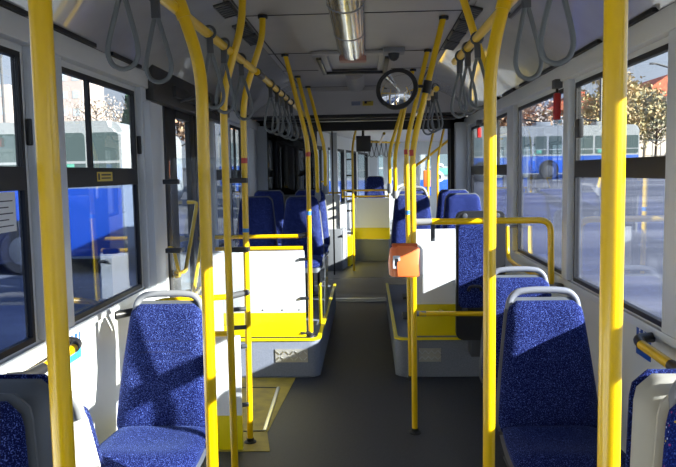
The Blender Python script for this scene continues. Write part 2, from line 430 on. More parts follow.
# door mechanism cover and hoses over the door
t = thing('door_mechanism', 'black door opening mechanism with pipes above the left door', 'door mechanism', (-1.1, 4.9, 2.02))
obj('back_box', B(-1.19, -1.12, 3.86, 5.9, 1.975, 2.17, 0.008), BLKM, t)
obj('rail', B(-1.17, -1.10, 4.25, 5.9, 2.03, 2.10, 0.008), BLKM, t)
for k in range(4): obj('arm', T([(-1.12, 4.4+0.35*k, 2.02), (-1.02, 4.45+0.35*k, 2.05), (-1.05, 4.6+0.35*k, 2.10)], 0.012, 8, 0.02), DGREY, t)
obj('motor', lathe(NB(), [(0.03, 0), (0.035, 0.01), (0.035, 0.2), (0.03, 0.21)], (-1.06, 5.2, 2.06), 'Y', 14), BLKM, t)

# ------------------------------------------------------------------ seats
def pad_bm(w0, w1, z0, z1, th, y_off=0.0, recline=0.10, bulge=0.035, nu=16, nv=20, wing=0.0):
    """upholstered back: half-width w0 (bottom) .. w1 (top), front towards -Y"""
    bm = NB(); F = []; K = []
    for j in range(nv+1):
        v = -1 + 2*j/nv; t = (v+1)/2
        z = z0 + (z1-z0)*t
        hw = w0 + (w1-w0)*t**1.3
        if t > 0.92: hw *= math.sqrt(max(0, 1-((t-0.92)/0.08)**2*0.38)) 
        if t < 0.08: hw *= 1-0.06*((0.08-t)/0.08)**2
        rf, rk = [], []
        for i in range(nu+1):
            u = -1 + 2*i/nu
            x = u*hw
            yb = y_off + recline*t
            e = (1-abs(u)**7)*(1-abs(v)**9)
            lum = 0.016*math.exp(-((t-0.25)/0.2)**2)
            dip = 0.020*(1-u*u)*(1-t*0.3)
            yf = yb - th*0.35 - (th*0.65)*e - lum*e + dip*e - wing*abs(u)**3*e
            rf.append(bm.verts.new((x, yf, z))); rk.append(bm.verts.new((x, yb, z)))
        F.append(rf); K.append(rk)
    for j in range(nv):
        for i in range(nu):
            bm.faces.new((F[j][i], F[j][i+1], F[j+1][i+1], F[j+1][i])); bm.faces.new((K[j][i], K[j+1][i], K[j+1][i+1], K[j][i+1]))
    for j in range(nv):
        bm.faces.new((F[j][0], F[j+1][0], K[j+1][0], K[j][0])); bm.faces.new((F[j][nu], K[j][nu], K[j+1][nu], F[j+1][nu]))
    for i in range(nu):
        bm.faces.new((F[0][i], K[0][i], K[0][i+1], F[0][i+1])); bm.faces.new((F[nv][i], F[nv][i+1], K[nv][i+1], K[nv][i]))
    return bm
def cushion_bm(w, d, z, th, y_back, nu=16, nv=14):
    bm = NB(); F = []; K = []
    for j in range(nv+1):
        t = j/nv; v = -1+2*t            # t=0 back, 1 front
        y = y_back - d*t
        hw = w*(0.90 + 0.10*math.sin(min(1, t*1.25)*math.pi/2))
        if t > 0.75: hw *= math.sqrt(max(0.0, 1-((t-0.75)/0.25)**2*0.35))
        rf, rk = [], []
        for i in range(nu+1):
            u = -1+2*i/nu
            e = (1-abs(u)**6)*(1-abs(v)**8)
            zz = z - 0.03*(1-e) - 0.018*(1-u*u)*math.sin(math.pi*min(1, t*1.2)) - 0.045*max(0, (t-0.72)/0.28)**2
            rf.append(bm.verts.new((u*hw, y, zz))); rk.append(bm.verts.new((u*hw*0.97, y, z-th)))
        F.append(rf); K.append(rk)
    for j in range(nv):
        for i in range(nu):
            bm.faces.new((F[j][i], F[j+1][i], F[j+1][i+1], F[j][i+1])); bm.faces.new((K[j][i], K[j][i+1], K[j+1][i+1], K[j+1][i]))
        bm.faces.new((F[j][0], K[j][0], K[j+1][0], F[j+1][0])); bm.faces.new((F[j][nu], F[j+1][nu], K[j+1][nu], K[j][nu]))
    for i in range(nu):
        bm.faces.new((F[0][i], F[0][i+1], K[0][i+1], K[0][i])); bm.faces.new((F[nv][i], K[nv][i], K[nv][i+1], F[nv][i+1]))
    return bm

def make_seat(label, fab=FAB, shell=SHELLG, loc=(0, 0, 0), handle=True, ped=0.0, flange=False, seams=False, rz=0.0, group=None, hmat=GREYP, htop=1.005, hw=1.0, sx=1.0):
    """authored at the origin facing -Y, then moved"""
    t = thing('passenger_seat', label, 'seat', (0, 0, 0), group)
    obj('backrest', pad_bm(0.222, 0.158, 0.40, 0.962, 0.06), fab, t, ang=60)
    obj('shell', pad_bm(0.230, 0.166, 0.385, 0.972, 0.022, 0.028, bulge=0), shell, t, ang=60)
    if flange:
        obj('back_shell', pad_bm(0.228, 0.182, 0.385, 0.975, 0.085, 0.125), shell, t, ang=60)
        obj('edge_trim', pad_bm(0.233, 0.187, 0.38, 0.982, 0.016, 0.14), FAB, t, ang=60)
    obj('cushion', cushion_bm(0.228, 0.45, 0.445, 0.07, 0.005), fab, t, ang=60)
    obj('seat_pan', cushion_bm(0.236, 0.46, 0.40, 0.035, 0.02), shell, t, ang=60)
    if handle:
        pts = [(-0.165, 0.115, 0.92), (-0.158, 0.120, 0.965), (-0.125, 0.125, htop-0.008), (-0.06, 0.126, htop), (0.06, 0.126, htop), (0.125, 0.125, htop-0.008), (0.158, 0.120, 0.965), (0.165, 0.115, 0.92)]
        pts = [(x*hw*0.94, y, z) for x, y, z in pts]
        obj('grab_handle', T(pts, 0.0155, 12, 0.04, flat=0.9), hmat, t)
    if seams:
        s_ = NB()
        for z, w_ in ((0.805, 0.11), (0.757, 0.115)):
            tt = (z-0.40)/0.562
            tube(s_, [(x*w_, -0.0585 + 0.10*tt + 0.0205*(1-(x*w_/0.19)**2)*(1-tt*0.3) - 0.016*math.exp(-((tt-0.25)/0.2)**2), z) for x in (-1, -0.5, 0, 0.5, 1)], 0.0035, 6)
        obj('seam', s_, NAVY, t)
    bm = NB()
    box(bm, -0.05, 0.05, -0.28, -0.12, -ped, 0.37, 0.01); box(bm, -0.17, 0.17, -0.32, -0.08, 0.34, 0.375, 0.006); box(bm, -0.12, 0.12, -0.3, -0.1, -ped, -ped+0.02)
    obj('pedestal', bm, DGREY, t)
    t.scale.x = sx
    t.location = Vector(loc); t.rotation_euler = (0, 0, rz)
    return t

make_seat('blue speckled seat facing the viewer under the left window, half in sunlight', loc=(-0.862, 3.0, 0.0), seams=True)
make_seat('blue seat under the right window with sunlight only on its top corner', loc=(0.853, 3.0, 0.0))
make_seat('blue seat by the right window directly behind the seat with the sunlit corner', loc=(0.898, 3.74, -0.01))
make_seat('dark blue seat back cropped at the lower left corner beside the near left pole', loc=(-0.862, 1.36, 0.095), flange=True, ped=0.095, handle=False)
make_seat('blue seat with coloured specks cropped at the lower right corner', fab=FABS, shell=BEIGE, loc=(0.868, 1.38, 0.095), flange=True, ped=0.095, hw=0.9)
make_seat('rear facing seat seen from behind, white shell and grey handle by the left wall', shell=WHITE, loc=(-0.885, 1.93, -0.03), rz=math.pi, ped=-0.03)
# raised seats on the wheel boxes
S1 = make_seat('raised blue seat beside the left window behind the white partition', loc=(-0.975, 6.3, 0.37), ped=0.07, handle=False, sx=0.9)
dup(S1, (-0.545, 6.3, 0.37), 0, 'raised blue aisle seat behind the left white partition')
dup(S1, (-0.955, 6.98, 0.41), 0, 'second row raised blue seat by the left window, only its top showing')
dup(S1, (-0.53, 6.98, 0.41), 0, 'second row raised blue aisle seat left of the gangway')
S2 = make_seat('raised blue aisle seat right of the gangway, behind the orange ticket machine', loc=(0.46, 6.1, 0.375), ped=0.075, htop=1.03, sx=0.9)
dup(S1, (0.91, 6.1, 0.375), 0, 'raised blue seat behind the right white partition, nearer the window')
dup(S1, (0.50, 6.9, 0.39), 0, 'second row blue seat right of the gangway, a strip showing between two seats')
dup(S1, (0.93, 6.9, 0.39), 0, 'second row blue seat by the right rear window, mostly hidden')

t = thing('seat_support', 'yellow and silver support frame under the left aisle seat beside the gangway', 'seat frame', (-0.35, 5.95, 0.302))
obj('side_panel', B(-0.352, -0.337, 5.62, 5.80, 0.302, 0.62, 0.003), YELP, t)
for y in (6.02, 6.2): obj('upright', T([(-0.33, y, 0.302), (-0.31, y, 0.80)], 0.011, 8), ALU, t)
obj('cross_bar', T([(-0.345, 5.7, 0.60), (-0.32, 6.22, 0.62)], 0.011, 8), ALU, t)
# seat back seen behind the rail, with black shell and four bolts
t = thing('rear_facing_seat_back', 'tall black seat back with blue upholstery and round bolts behind the right yellow rail', 'seat back', (0.86, 4.93, 0.28))
prism(bm := NB(), rrect(0.687, 1.035, 0.335, 1.262, 0.05), 4.90, 4.945, 'XZ', 0.008); obj('shell', bm, BLKM, t, ang=50)
prism(bm := NB(), rrect(0.703, 0.885, 0.575, 1.175, 0.03), 4.880, 4.899, 'XZ', 0.006); obj('upholstery', bm, FAB, t, ang=50)
for x, z in ((0.748, 1.228), (0.975, 1.228), (0.748, 0.56), (0.975, 0.56)):
    obj('bolt', lathe(NB(), [(0.0, -0.012), (0.016, -0.010), (0.021, 0)], (x, 4.90, z), 'Y', 14), DGREY, t)
obj('hand_grip', T([(0.77, 4.875, 0.70), (0.78, 4.85, 0.735), (0.85, 4.85, 0.735), (0.86, 4.875, 0.70)], 0.011, 8, 0.02), BLKM, t)
obj('bracket', B(0.80, 0.90, 4.945, 5.11, 0.20, 0.40, 0.005), DGREY, t)

# ------------------------------------------------------------------ partitions
def partition(label, x0, x1, y, z0, z1, zy0, rail=None):
    t = thing('partition', label, 'partition', ((x0+x1)/2, y, zy0))
    obj('panel', B(x0, x1, y, y+0.02, z0, z1, 0.003), WHITE, t)
    obj('yellow_panel', B(x0, x1, y-0.006, y+0.022, zy0, z0-0.001, 0.003), YELP, t)
    return t
tp = partition('white partition with yellow base in front of the raised left seats', -1.05, -0.42, 5.18, 0.49, 0.965, 0.303)
for x in (-0.9, -0.75, -0.6, -0.47): obj('screw', lathe(NB(), [(0.0, -0.004), (0.006, -0.003), (0.008, 0)], (x, 5.18, 0.51), 'Y', 8), DGREY, tp)
tp = partition('white partition with yellow base behind the orange ticket machine on the right', 0.40, 0.74, 5.18, 0.545, 1.115, 0.303)
obj('yellow_extension', B(0.745, 0.93, 5.176, 5.20, 0.303, 0.50, 0.003), YELP, tp)
tp = partition('narrow white partition with yellow base between the door poles and the wall', -1.12, -0.655, 3.74, 0.2, 0.655, 0.005)
obj('knob', lathe(NB(), [(0.0, -0.03), (0.018, -0.025), (0.014, 0)], (-0.80, 3.74, 0.46), 'Y', 12), GREYP, tp)
struct('trim_14', B(-1.19, -1.055, 5.17, 5.22, 0.303, 0.96), WHITE)

# checker plate vents
def checker(label, x0, x1, z0, z1, y=5.118):
    t = thing('checker_plate', label, 'metal plate', ((x0+x1)/2, y, z0))
    obj('plate', B(x0, x1, y-0.004, y, z0, z1), CHQ, t)
    bm = NB(); n = 7; hgt = z1-z0
    for i in range(n):
        for k, zz in enumerate((z0+hgt*0.28, z0+hgt*0.72)):
            cx = x0 + (x1-x0)*(i+0.5)/n; a = R(45 if (i+k) % 2 else -45)
            box(bm, -0.017, 0.017, -0.003, 0.0, -0.004, 0.004, mtx=Matrix.Translation((cx, y-0.004, zz)) @ Matrix.Rotation(a, 4, 'Y'))
    obj('tread_pattern', bm, ALU, t)
checker('diamond pattern metal plate on the left wheel box front', -0.652, -0.405, 0.12, 0.222)
checker('diamond pattern metal plate on the shaded right wheel box front', 0.435, 0.60, 0.12, 0.222)

# ------------------------------------------------------------------ poles
RP = 0.0175
def pole(label, pts, r=RP, rad=0.11, bands=(), flange=True, collar=True, group=None, socket=None, clampz=None):
    b = Vector(pts[-1]); t = thing('grab_pole', label, 'grab pole', b, group)
    obj('tube', T(pts, r, 18, rad), YEL, t)
    top = Vector(pts[0])
    if collar: 
        obj('ceiling_collar', lathe(NB(), [(r*1.55, -0.018), (r*1.6, 0.0)], (top.x, top.y, 2.416), 'Z', 16), BLACK, t)
    if flange: obj('floor_flange', lathe(NB(), [(r*2.1, 0.0), (r*2.0, 0.008), (r*1.25, 0.014), (r*1.2, 0.03)], (b.x, b.y, b.z), 'Z', 18), BLACK, t)
    if clampz:
        a_, c_ = Vector(pts[0]), Vector(pts[1]); p_ = c_ + (a_-c_)*((clampz-c_.z)/(a_.z-c_.z)); d_ = (a_-c_).normalized()*0.035
        obj('rail_clamp', T([p_-d_, p_+d_], r*1.18, 16), YEL, t)
    if socket: obj('socket', lathe(NB(), [(r*1.3, 0.0), (r*1.7, 0.03), (r*1.3, 0.10)], (b.x, b.y, b.z-0.05), 'Z', 16), GREYP, t)
    for (z, m_, h) in bands:
        # x on lower straight run
        k = 1 if len(pts) < 4 else 2
        a, c = Vector(pts[-2]), Vector(pts[-1]); f = (z-c.z)/(a.z-c.z); p = c + (a-c)*f
        obj('band', lathe(NB(), [(r*1.04, -h/2), (r*1.04, h/2)], p, 'Z', 18), m_, t)
    return t
pole('thick near yellow pole at the far left of the view', [(-0.60, 1.2, 2.42), (-0.492, 1.2, 2.05), (-0.495, 1.2, 0)], 0.0195)
pole('thick near yellow pole at the right, sunlit below head height', [(0.60, 1.2, 2.42), (0.487, 1.2, 2.05), (0.49, 1.2, 0)], 0.0195)
pole('yellow pole left of the gangway, bending outward where it meets the left rail', [(-0.66, 2.4, 2.42), (-0.500, 2.4, 1.925), (-0.512, 2.4, 0)], 0.0215, clampz=2.12)
pole('yellow pole right of the gangway, nearest to the seat with the sunlit corner', [(0.612, 2.4, 2.42), (0.489, 2.4, 1.92), (0.486, 2.4, 0)], 0.0215, clampz=2.12)
pA = pole('yellow pole carrying the glass screen, nearer of the pair joined by grey clips', [(-0.495, 3.25, 2.42), (-0.505, 3.25, 2.24), (-0.603, 3.25, 1.93), (-0.603, 3.25, 0)])
pB = pole('yellow pole with red and blue bands beside the left door, foot on the yellow floor', [(-0.495, 3.85, 2.42), (-0.500, 3.85, 2.30), (-0.617, 3.85, 1.96), (-0.632, 3.85, 0)], bands=((1.625, REDB, 0.03), (1.235, BLUB, 0.022)))
pole('yellow pole standing on the floor before the right wheel box, carrying the orange ticket machine', [(0.508, 4.0, 2.42), (0.326, 4.0, 1.68), (0.328, 4.0, 0)], bands=((1.655, REDB, 0.035),))
pole('yellow pole with blue band just behind the orange ticket machine', [(0.510, 5.06, 2.42), (0.35, 5.06, 1.74), (0.37, 5.06, 0)], bands=((1.69, REDB, 0.035), (1.25, BLUB, 0.03)))
pole('upper part of a yellow pole mostly hidden behind the right gangway pole', [(0.485, 3.25, 2.42), (0.632, 3.25, 1.96), (0.632, 3.25, 0)])
pole('yellow pole on the corner of the left wheel box with a blue band', [(-0.523, 5.1, 2.42), (-0.375, 5.16, 1.78), (-0.385, 5.2, 0.303)], bands=((1.69, REDB, 0.035), (1.25, BLUB, 0.03)))
pole('yellow pole rising from the first raised seat left of the gangway', [(-0.548, 6.25, 2.42), (-0.396, 6.3, 1.76), (-0.40, 6.41, 1.34)], flange=False, socket=True)
pole('farthest yellow pole of the left row, rising from the second raised seat', [(-0.52, 7.0, 2.42), (-0.36, 7.0, 1.78), (-0.37, 7.08, 1.38)], flange=False, socket=True)
pole('yellow pole rising from the raised aisle seat behind the round mirror', [(0.465, 6.0, 2.42), (0.304, 6.05, 1.69), (0.312, 6.19, 1.36)], flange=False, socket=True)
pole('farthest yellow pole of the right row, rising from the second raised seat', [(0.50, 6.95, 2.42), (0.284, 6.98, 1.75), (0.29, 7.0, 1.38)], flange=False, socket=True)

# rungs and clips between the two door poles
def clip(label, z, y0=3.25, y1=3.85, m_=BLKM, x0=-0.597, x1=-0.625):
    pass
def rung(label, a, b, m_, r=0.012):
    tag(obj('pole_clip', T([a, b], r, 10), m_), label, 'clip')
for z, lb in ((1.515, 'upper black clip holding the clear screen to the left door pole'), (1.13, 'middle black clip holding the clear screen to the left door pole')):
    tag(obj('pole_clip', B(-0.74, -0.60, 3.79, 3.85, z-0.014, z+0.014, 0.006), BLKM), lb, 'clip')
for z, lb in ((1.515, 'upper black clip holding the clear screen to the left door frame'), (1.13, 'middle black clip holding the clear screen to the left door frame')):
    tag(obj('pole_clip', B(-1.07, -0.985, 3.79, 3.84, z-0.014, z+0.014, 0.006), BLKM), lb, 'clip')
for z, lb, m_ in ((0.79, 'grey grip above the white partition on the banded left pole', DGREY), (0.685, 'grey grip at the yellow crossbar level on the banded left pole', DGREY), (0.575, 'grey grip on the banded left pole just below the crossbar', DGREY), (0.235, 'lowest grey grip on the banded left pole near the floor', DGREY)):
    tag(obj('pole_clip', T([(-0.735, 3.80, z), (-0.632, 3.83, z)], 0.013, 10), m_), lb, 'clip')
tag(obj('acrylic_screen', prism(NB(), rrect(-1.03, -0.655, 0.70, 1.645, 0.015), 3.80, 3.808), G_SCREEN), 'clear acrylic draught screen between the left wall and the door poles', 'screen')
# crossbar at seat-top height, behind the left seat
t = thing('grab_rail', 'yellow grab rail crossing behind the sunlit left seat towards the door poles', 'grab rail', (-0.9, 3.72, 0.85))
obj('tube', T([(-1.13, 3.40, 0.862), (-1.09, 3.46, 0.872), (-1.03, 3.54, 0.892), (-0.67, 3.66, 0.892)], 0.0165, 12, 0.04), YEL, t)
obj('end_bracket', T([(-1.20, 3.34, 0.86), (-1.125, 3.405, 0.864)], 0.021, 12), BLKM, t)
obj('end_grip', T([(-0.70, 3.65, 0.892), (-0.615, 3.81, 0.888)], 0.018, 12), DGREY, t)
t = thing('grab_rail', 'short yellow crossbar on top of the narrow white partition', 'grab rail', (-0.8, 3.73, 0.67))
obj('tube', T([(-1.12, 3.725, 0.672), (-0.70, 3.725, 0.672)], 0.016, 12), YEL, t)
# rails in front of the raised left seats
t = thing('grab_rail', 'double yellow rail above the left white partition', 'grab rail', (-0.7, 5.2, 0.98))
obj('upper_bar', T([(-1.10, 5.19, 1.075), (-0.44, 5.19, 1.075)], 0.0155, 12), YEL, t)
obj('lower_bar', T([(-1.10, 5.185, 0.985), (-0.43, 5.185, 0.985)], 0.0155, 12), YEL, t)
obj('grip', T([(-0.46, 5.19, 1.075), (-0.385, 5.19, 1.09)], 0.018, 12), BLKM, t)
for z, lb in ((0.90, 'upper black clip between the left partition and the corner pole'), (0.60, 'lower black clip between the left partition and the corner pole'), (0.33, 'lowest black clip at the foot of the corner pole')):
    tag(obj('pole_clip', T([(-0.46, 5.175, z), (-0.385, 5.19, z)], 0.012, 10), BLKM), lb, 'clip')
# main crosswise rail on the right, and its bend down to the sill
t = thing('grab_rail', 'yellow rail crossing to the right wall and bending down beside the window', 'grab rail', (0.75, 4.04, 0.87))
obj('tube', T([(0.40, 4.03, 1.255), (1.125, 4.04, 1.255), (1.13, 4.04, 0.86)], 0.0185, 16, 0.07), YEL, t)
obj('end_grip', T([(0.345, 4.02, 1.255), (0.435, 4.03, 1.255)], 0.020, 14), GREYP, t)
obj('hook', B(0.43, 0.455, 4.02, 4.035, 1.14, 1.24, 0.004), DGREY, t)
obj('wall_foot', lathe(NB(), [(0.032, 0), (0.03, 0.012), (0.02, 0.02)], (1.13, 4.04, 0.86), 'Z', 14), GREYP, t)
obj('wall_bracket', T([(1.13, 4.04, 0.88), (1.2, 4.04, 0.87)], 0.012, 10), GREYP, t)
t = thing('grab_rail', 'low yellow rail above the yellow panel of the right partition', 'grab rail', (0.65, 5.0, 0.52))
obj('tube', T([(0.42, 4.88, 0.535), (0.90, 4.865, 0.535)], 0.018, 14), YEL, t)
obj('end_grip', T([(0.38, 4.885, 0.535), (0.47, 4.88, 0.535)], 0.0195, 14), GREYP, t)
obj('standoff', T([(0.60, 4.88, 0.535), (0.60, 5.17, 0.5)], 0.012, 10), YEL, t)
t = thing('grab_rail', 'yellow grab tube curving along the right wall under the middle window', 'grab rail', (1.13, 4.8, 0.9))
obj('tube', T([(1.12, 5.28, 1.12), (1.12, 5.26, 0.88), (1.13, 5.0, 0.86), (1.15, 4.34, 0.87)], 0.0165, 12, 0.1), YEL, t)
obj('bracket', T([(1.15, 4.34, 0.87), (1.2, 4.30, 0.87)], 0.014, 10), GREYP, t)
obj('upper_bracket', T([(1.12, 5.28, 1.12), (1.2, 5.30, 1.12)], 0.012, 10), GREYP, t)
# wall armrests
for s, lb in ((-1, 'short yellow wall handle with black ends below the left window'), (1, 'short yellow wall handle with black ends below the right window')):
    t = thing('grab_rail', lb, 'wall rail', (s*1.13, 2.5, 0.86))
    obj('grip', T([(s*1.115, 2.40, 0.862), (s*1.115, 2.66, 0.868)], 0.019, 12), YEL, t)
    obj('end_cap', T([(s*1.185, 2.28, 0.862), (s*1.12, 2.29, 0.862), (s*1.115, 2.40, 0.862)], 0.0205, 12, 0.03), BLKM, t)
    obj('end_cap', T([(s*1.115, 2.66, 0.868), (s*1.12, 2.72, 0.878), (s*1.185, 2.73, 0.88)], 0.0205, 12, 0.03), BLKM, t)

# ------------------------------------------------------------------ ceiling rails and straps
def ceiling_rail(label, x, y0, y1, z=2.12, r=0.0185, grips=(), x2=None):
    x2 = x if x2 is None else x2
    t = thing('ceiling_rail', label, 'ceiling rail', (x, (y0+y1)/2, z))
    obj('tube', T([(x, y0, z), (x2, y1, z)], r, 16), YEL, t)
    y = y0+0.5
    for yy in grips: obj('sleeve', T([(x, yy-0.08, z), (x, yy+0.08, z)], r*1.25, 14), BLKM, t)
    return t
ceiling_rail('long yellow rail under the ceiling left of the gangway', -0.645, -0.5, 3.84, x2=-0.55)
ceiling_rail('rear left yellow ceiling rail with a black sleeve at its near end', -0.545, 3.9, 7.2, z=2.12, grips=(4.0,))
ceiling_rail('yellow rail under the ceiling on the right, ending behind the gangway pole', 0.62, -0.5, 3.72, x2=0.535)
ceiling_rail('rear yellow rail under the ceiling on the right behind the round mirror', 0.555, 4.9, 7.2)
def make_strap(label, group):
    t = thing('hanging_strap', label, 'hanging strap', (0, 0, 0), group)
    z = 0.0
    bm = T([(0.024*math.cos(a), 0, 0.024*math.sin(a)) for a in [2*math.pi*k/14 for k in range(14)]], 0.006, 8, closed=True)
    bm.transform(Matrix.Translation((0, 0, 0)) ); obj('clamp_ring', bm, DGREY, t)
    obj('buckle', B(-0.013, 0.013, -0.010, 0.010, -0.085, -0.022, 0.004), DGREY, t)
    loop = [(0.0, -0.075), (0.010, -0.10), (0.022, -0.15), (0.034, -0.20), (0.041, -0.24), (0.040, -0.265), (0.030, -0.288), (0.014, -0.299), (0, -0.302)]
    pts = [(x, 0, zz) for x, zz in loop] + [(-x, 0, zz) for x, zz in reversed(loop[1:-1])]
    pts2 = []
    n = len(pts)
    for i in range(n):       # smooth the loop
        p0, p1, p2, p3 = [Vector(pts[(i+k-1) % n]) for k in range(4)]
        for q in range(3):
            u = q/3; pts2.append(0.5*((2*p1) + (p2-p0)*u + (2*p0-5*p1+4*p2-p3)*u*u + (3*p1-p0-3*p2+p3)*u**3))
    obj('loop', T(pts2, 0.0075, 8, closed=True), STRAP, t)
    return t
GL = 'grey straps on the left ceiling rails'; GR = 'grey straps on the right ceiling rails'
spots = [(-0.590, 1.90, 2.115, 'nearest grey strap on the left rail, leftmost in the view', GL, 3),
 (-0.586, 2.18, 2.115, 'second grey strap from the left, hanging before the left window pillar', GL, -6),
 (-0.565, 2.83, 2.125, 'grey strap just right of the left gangway pole', GL, 20),
 (-0.565, 3.12, 2.13, 'grey strap hanging in front of the nearer door pole', GL, -10),
 (-0.565, 3.52, 2.13, 'grey strap hanging in front of the banded door pole', GL, 12),
 (-0.545, 4.45, 2.12, 'first strap of the far left cluster', GL, 10),
 (-0.545, 4.75, 2.12, 'second strap of the far left cluster', GL, -14),
 (-0.545, 5.02, 2.12, 'third strap of the far left cluster', GL, 18),
 (-0.545, 5.30, 2.12, 'fourth strap of the far left cluster', GL, 0),
 (-0.545, 5.62, 2.12, 'last strap of the far left cluster', GL, 14),
 (0.573, 1.89, 2.13, 'nearest grey strap on the right rail, rightmost in the view', GR, -10),
 (0.567, 2.23, 2.135, 'grey strap just right of the right gangway pole', GR, 8),
 (0.55, 3.08, 2.12, 'grey strap just left of the right gangway pole', GR, -20),
 (0.544, 3.32, 2.12, 'grey strap in the middle of the three left of the right gangway pole', GR, 12),
 (0.539, 3.55, 2.12, 'grey strap farthest left of the three near the right rail end', GR, 25),
 (0.555, 4.98, 2.14, 'nearest strap of the cluster right of the round mirror', GR, 15),
 (0.555, 5.22, 2.14, 'middle strap of the cluster right of the round mirror', GR, -12),
 (0.555, 5.55, 2.14, 'farthest strap of the cluster right of the round mirror', GR, 5)]
st0 = make_strap(spots[0][3], GL)
for i, (x, y, z, lb, g, rz) in enumerate(spots):
    if i == 0: st0.location = (x, y, z); st0.rotation_euler = (0, R(1.5), R(rz)); st0['label'] = lb
    else:
        s_ = dup(st0, (x, y, z), R(rz), lb); s_['group'] = g; s_.scale.z = 0.9 if i == 1 else 1.0; s_.rotation_euler = (0, R(random.uniform(-3, 3)), R(rz))

st0.scale.z = 0.9
# ------------------------------------------------------------------ ceiling fittings
t = thing('ceiling_lamp', 'long ribbed fluorescent lamp along the middle of the ceiling, unlit', 'ceiling lamp', (-0.03, 4.2, 2.4))
prof = [((0.095-0.004*(k%2))*math.cos(R(a)), 2.415-(0.055-0.004*(k%2))*math.sin(R(a))) for k, a in enumerate(range(0, 181, 6))]
bm = prism(NB(), [(x-0.035, z) for x, z in prof], 2.2, 5.12); obj('cover', bm, LENS, t, ang=60)
for y in (2.9, 3.6, 4.35): obj('joint_ring', prism(NB(), [(x*1.03-0.035, z-0.001) for x, z in prof], y, y+0.03), GREYP, t, ang=60)
obj('end_cap', B(-0.13, 0.07, 5.12, 5.24, 2.36, 2.415, 0.012), mat('faded_red_plastic', (0.42, 0.20, 0.16), 0.5), t)
t = thing('roof_hatch', 'roof vent hatch with dark frame at the end of the ceiling lamp', 'roof hatch', (-0.03, 5.6, 2.39))
bm = NB()
box(bm, -0.33, 0.27, 5.02, 5.12, 2.395, 2.418, 0.006); box(bm, -0.33, -0.22, 5.12, 5.98, 2.395, 2.418, 0.006); box(bm, 0.16, 0.27, 5.12, 5.98, 2.395, 2.418, 0.006); box(bm, -0.33, 0.27, 5.98, 6.08, 2.395, 2.418, 0.006)
obj('frame', bm, CEIL, t)
bm = NB()
for x in (-0.30, 0.205): box(bm, x, x+0.035, 5.16, 5.95, 2.375, 2.3955, 0.003)
box(bm, -0.30, 0.24, 5.90, 5.95, 2.375, 2.3955, 0.003)
obj('grip_bar', bm, BLKM, t)
t = thing('speaker_dome', 'rounded grey fitting on the ceiling behind the hatch', 'ceiling fitting', (-0.04, 6.5, 2.35))
prism(bm := NB(), [(x*0.92-0.04, z+0.002) for x, z in prof], 6.15, 7.1); obj('cover', bm, CEIL, t, ang=60)
t = thing('ceiling_camera', 'small dome camera on a grey plate under the ceiling, left of the round mirror', 'camera', (0.26, 5.0, 2.34))
obj('plate', B(0.19, 0.34, 4.93, 5.09, 2.385, 2.418, 0.006), GREYP, t)
obj('dome', lathe(NB(), [(0.002, -0.055), (0.022, -0.048), (0.036, -0.03), (0.042, 0.0)], (0.265, 5.01, 2.386), 'Z', 20), BLKM, t)
def grille(label, x, y0, y1):
    t = thing('ceiling_grille', label, 'air grille', (x, (y0+y1)/2, 2.4), 'black ceiling air grilles')
    s = 1 if x > 0 else -1
    rot = Matrix.Translation((x, (y0+y1)/2, 2.405)) @ Matrix.Rotation(R(14*s), 4, 'Y')
    h = (y1-y0)/2
    bm = box(NB(), -0.045, 0.045, -h, h, -0.012, 0.006, 0.01, rot); obj('frame', bm, BLKM, t)
    bm = NB()
    for k in range(6): yy = -h*0.8 + h*1.6*k/5; box(bm, -0.035, 0.035, yy-0.008, yy+0.008, -0.017, -0.011, mtx=rot)
    obj('louvre', bm, DGREY, t)
for y0, lb in ((3.52, 'nearest black air grille in the left ceiling edge'), (4.0, 'middle black air grille in the left ceiling edge'), (4.32, 'farthest black air grille in the left ceiling edge')):
    grille(lb, -0.655, y0, y0+0.26)
for y0, lb in ((3.75, 'nearest black air grille in the right ceiling edge'), (4.06, 'second black air grille in the right ceiling edge'), (4.37, 'third black air grille in the right ceiling edge'), (4.68, 'farthest black air grille in the right ceiling edge')):
    grille(lb, 0.645, y0, y0+0.27)
tag(obj('edge_handle', T([(0.80, 3.2, 2.335), (0.80, 3.23, 2.315), (0.80, 3.6, 2.315), (0.80, 3.63, 2.335)], 0.012, 8, 0.02), BLKM), 'thin black bar on the right ceiling cove above the rail', 'ceiling bar')
tag(obj('ceiling_cable', T([(0.66, 3.4, 2.385), (0.80, 3.0, 2.33), (0.98, 2.9, 2.245), (1.06, 2.2, 2.19), (1.10, 1.6, 2.16)], 0.005, 6, 0.1), STRAP), 'thin grey cable running over the right ceiling cove', 'cable')

# round mirror
t = thing('convex_mirror', 'round convex mirror with black rim hung from the right gangway pole', 'mirror', (0.24, 3.95, 2.01))
mr = Matrix.Rotation(R(-14), 4, 'Z') @ Matrix.Rotation(R(-12), 4, 'X')
cap = [(0.0, -0.036)] + [(0.107*k/8, -0.036*(1-(k/8)**2)) for k in range(1, 9)]
cap = [(max(r_, 0.0005), h) for r_, h in cap]
obj('mirror_face', lathe(NB(), cap + [(0.107, 0.004)], (0.238, 3.93, 2.01), 'Y', 40, mr), CHROME, t, ang=60)
ringp = [(0.106, -0.008), (0.118, -0.008), (0.121, 0.0), (0.118, 0.012), (0.08, 0.028), (0.02, 0.034), (0.018, 0.006), (0.104, 0.006)]
obj('rim', lathe(NB(), ringp, (0.238, 3.93, 2.01), 'Y', 40, mr), BLKM, t)
obj('arm', T([(0.255, 3.965, 2.015), (0.34, 4.0, 2.03), (0.41, 4.0, 2.03)], 0.009, 8, 0.02), BLKM, t)
obj('pole_clamp', T([(0.405, 4.0, 1.99), (0.420, 4.0, 2.06)], 0.025, 12), BLKM, t)

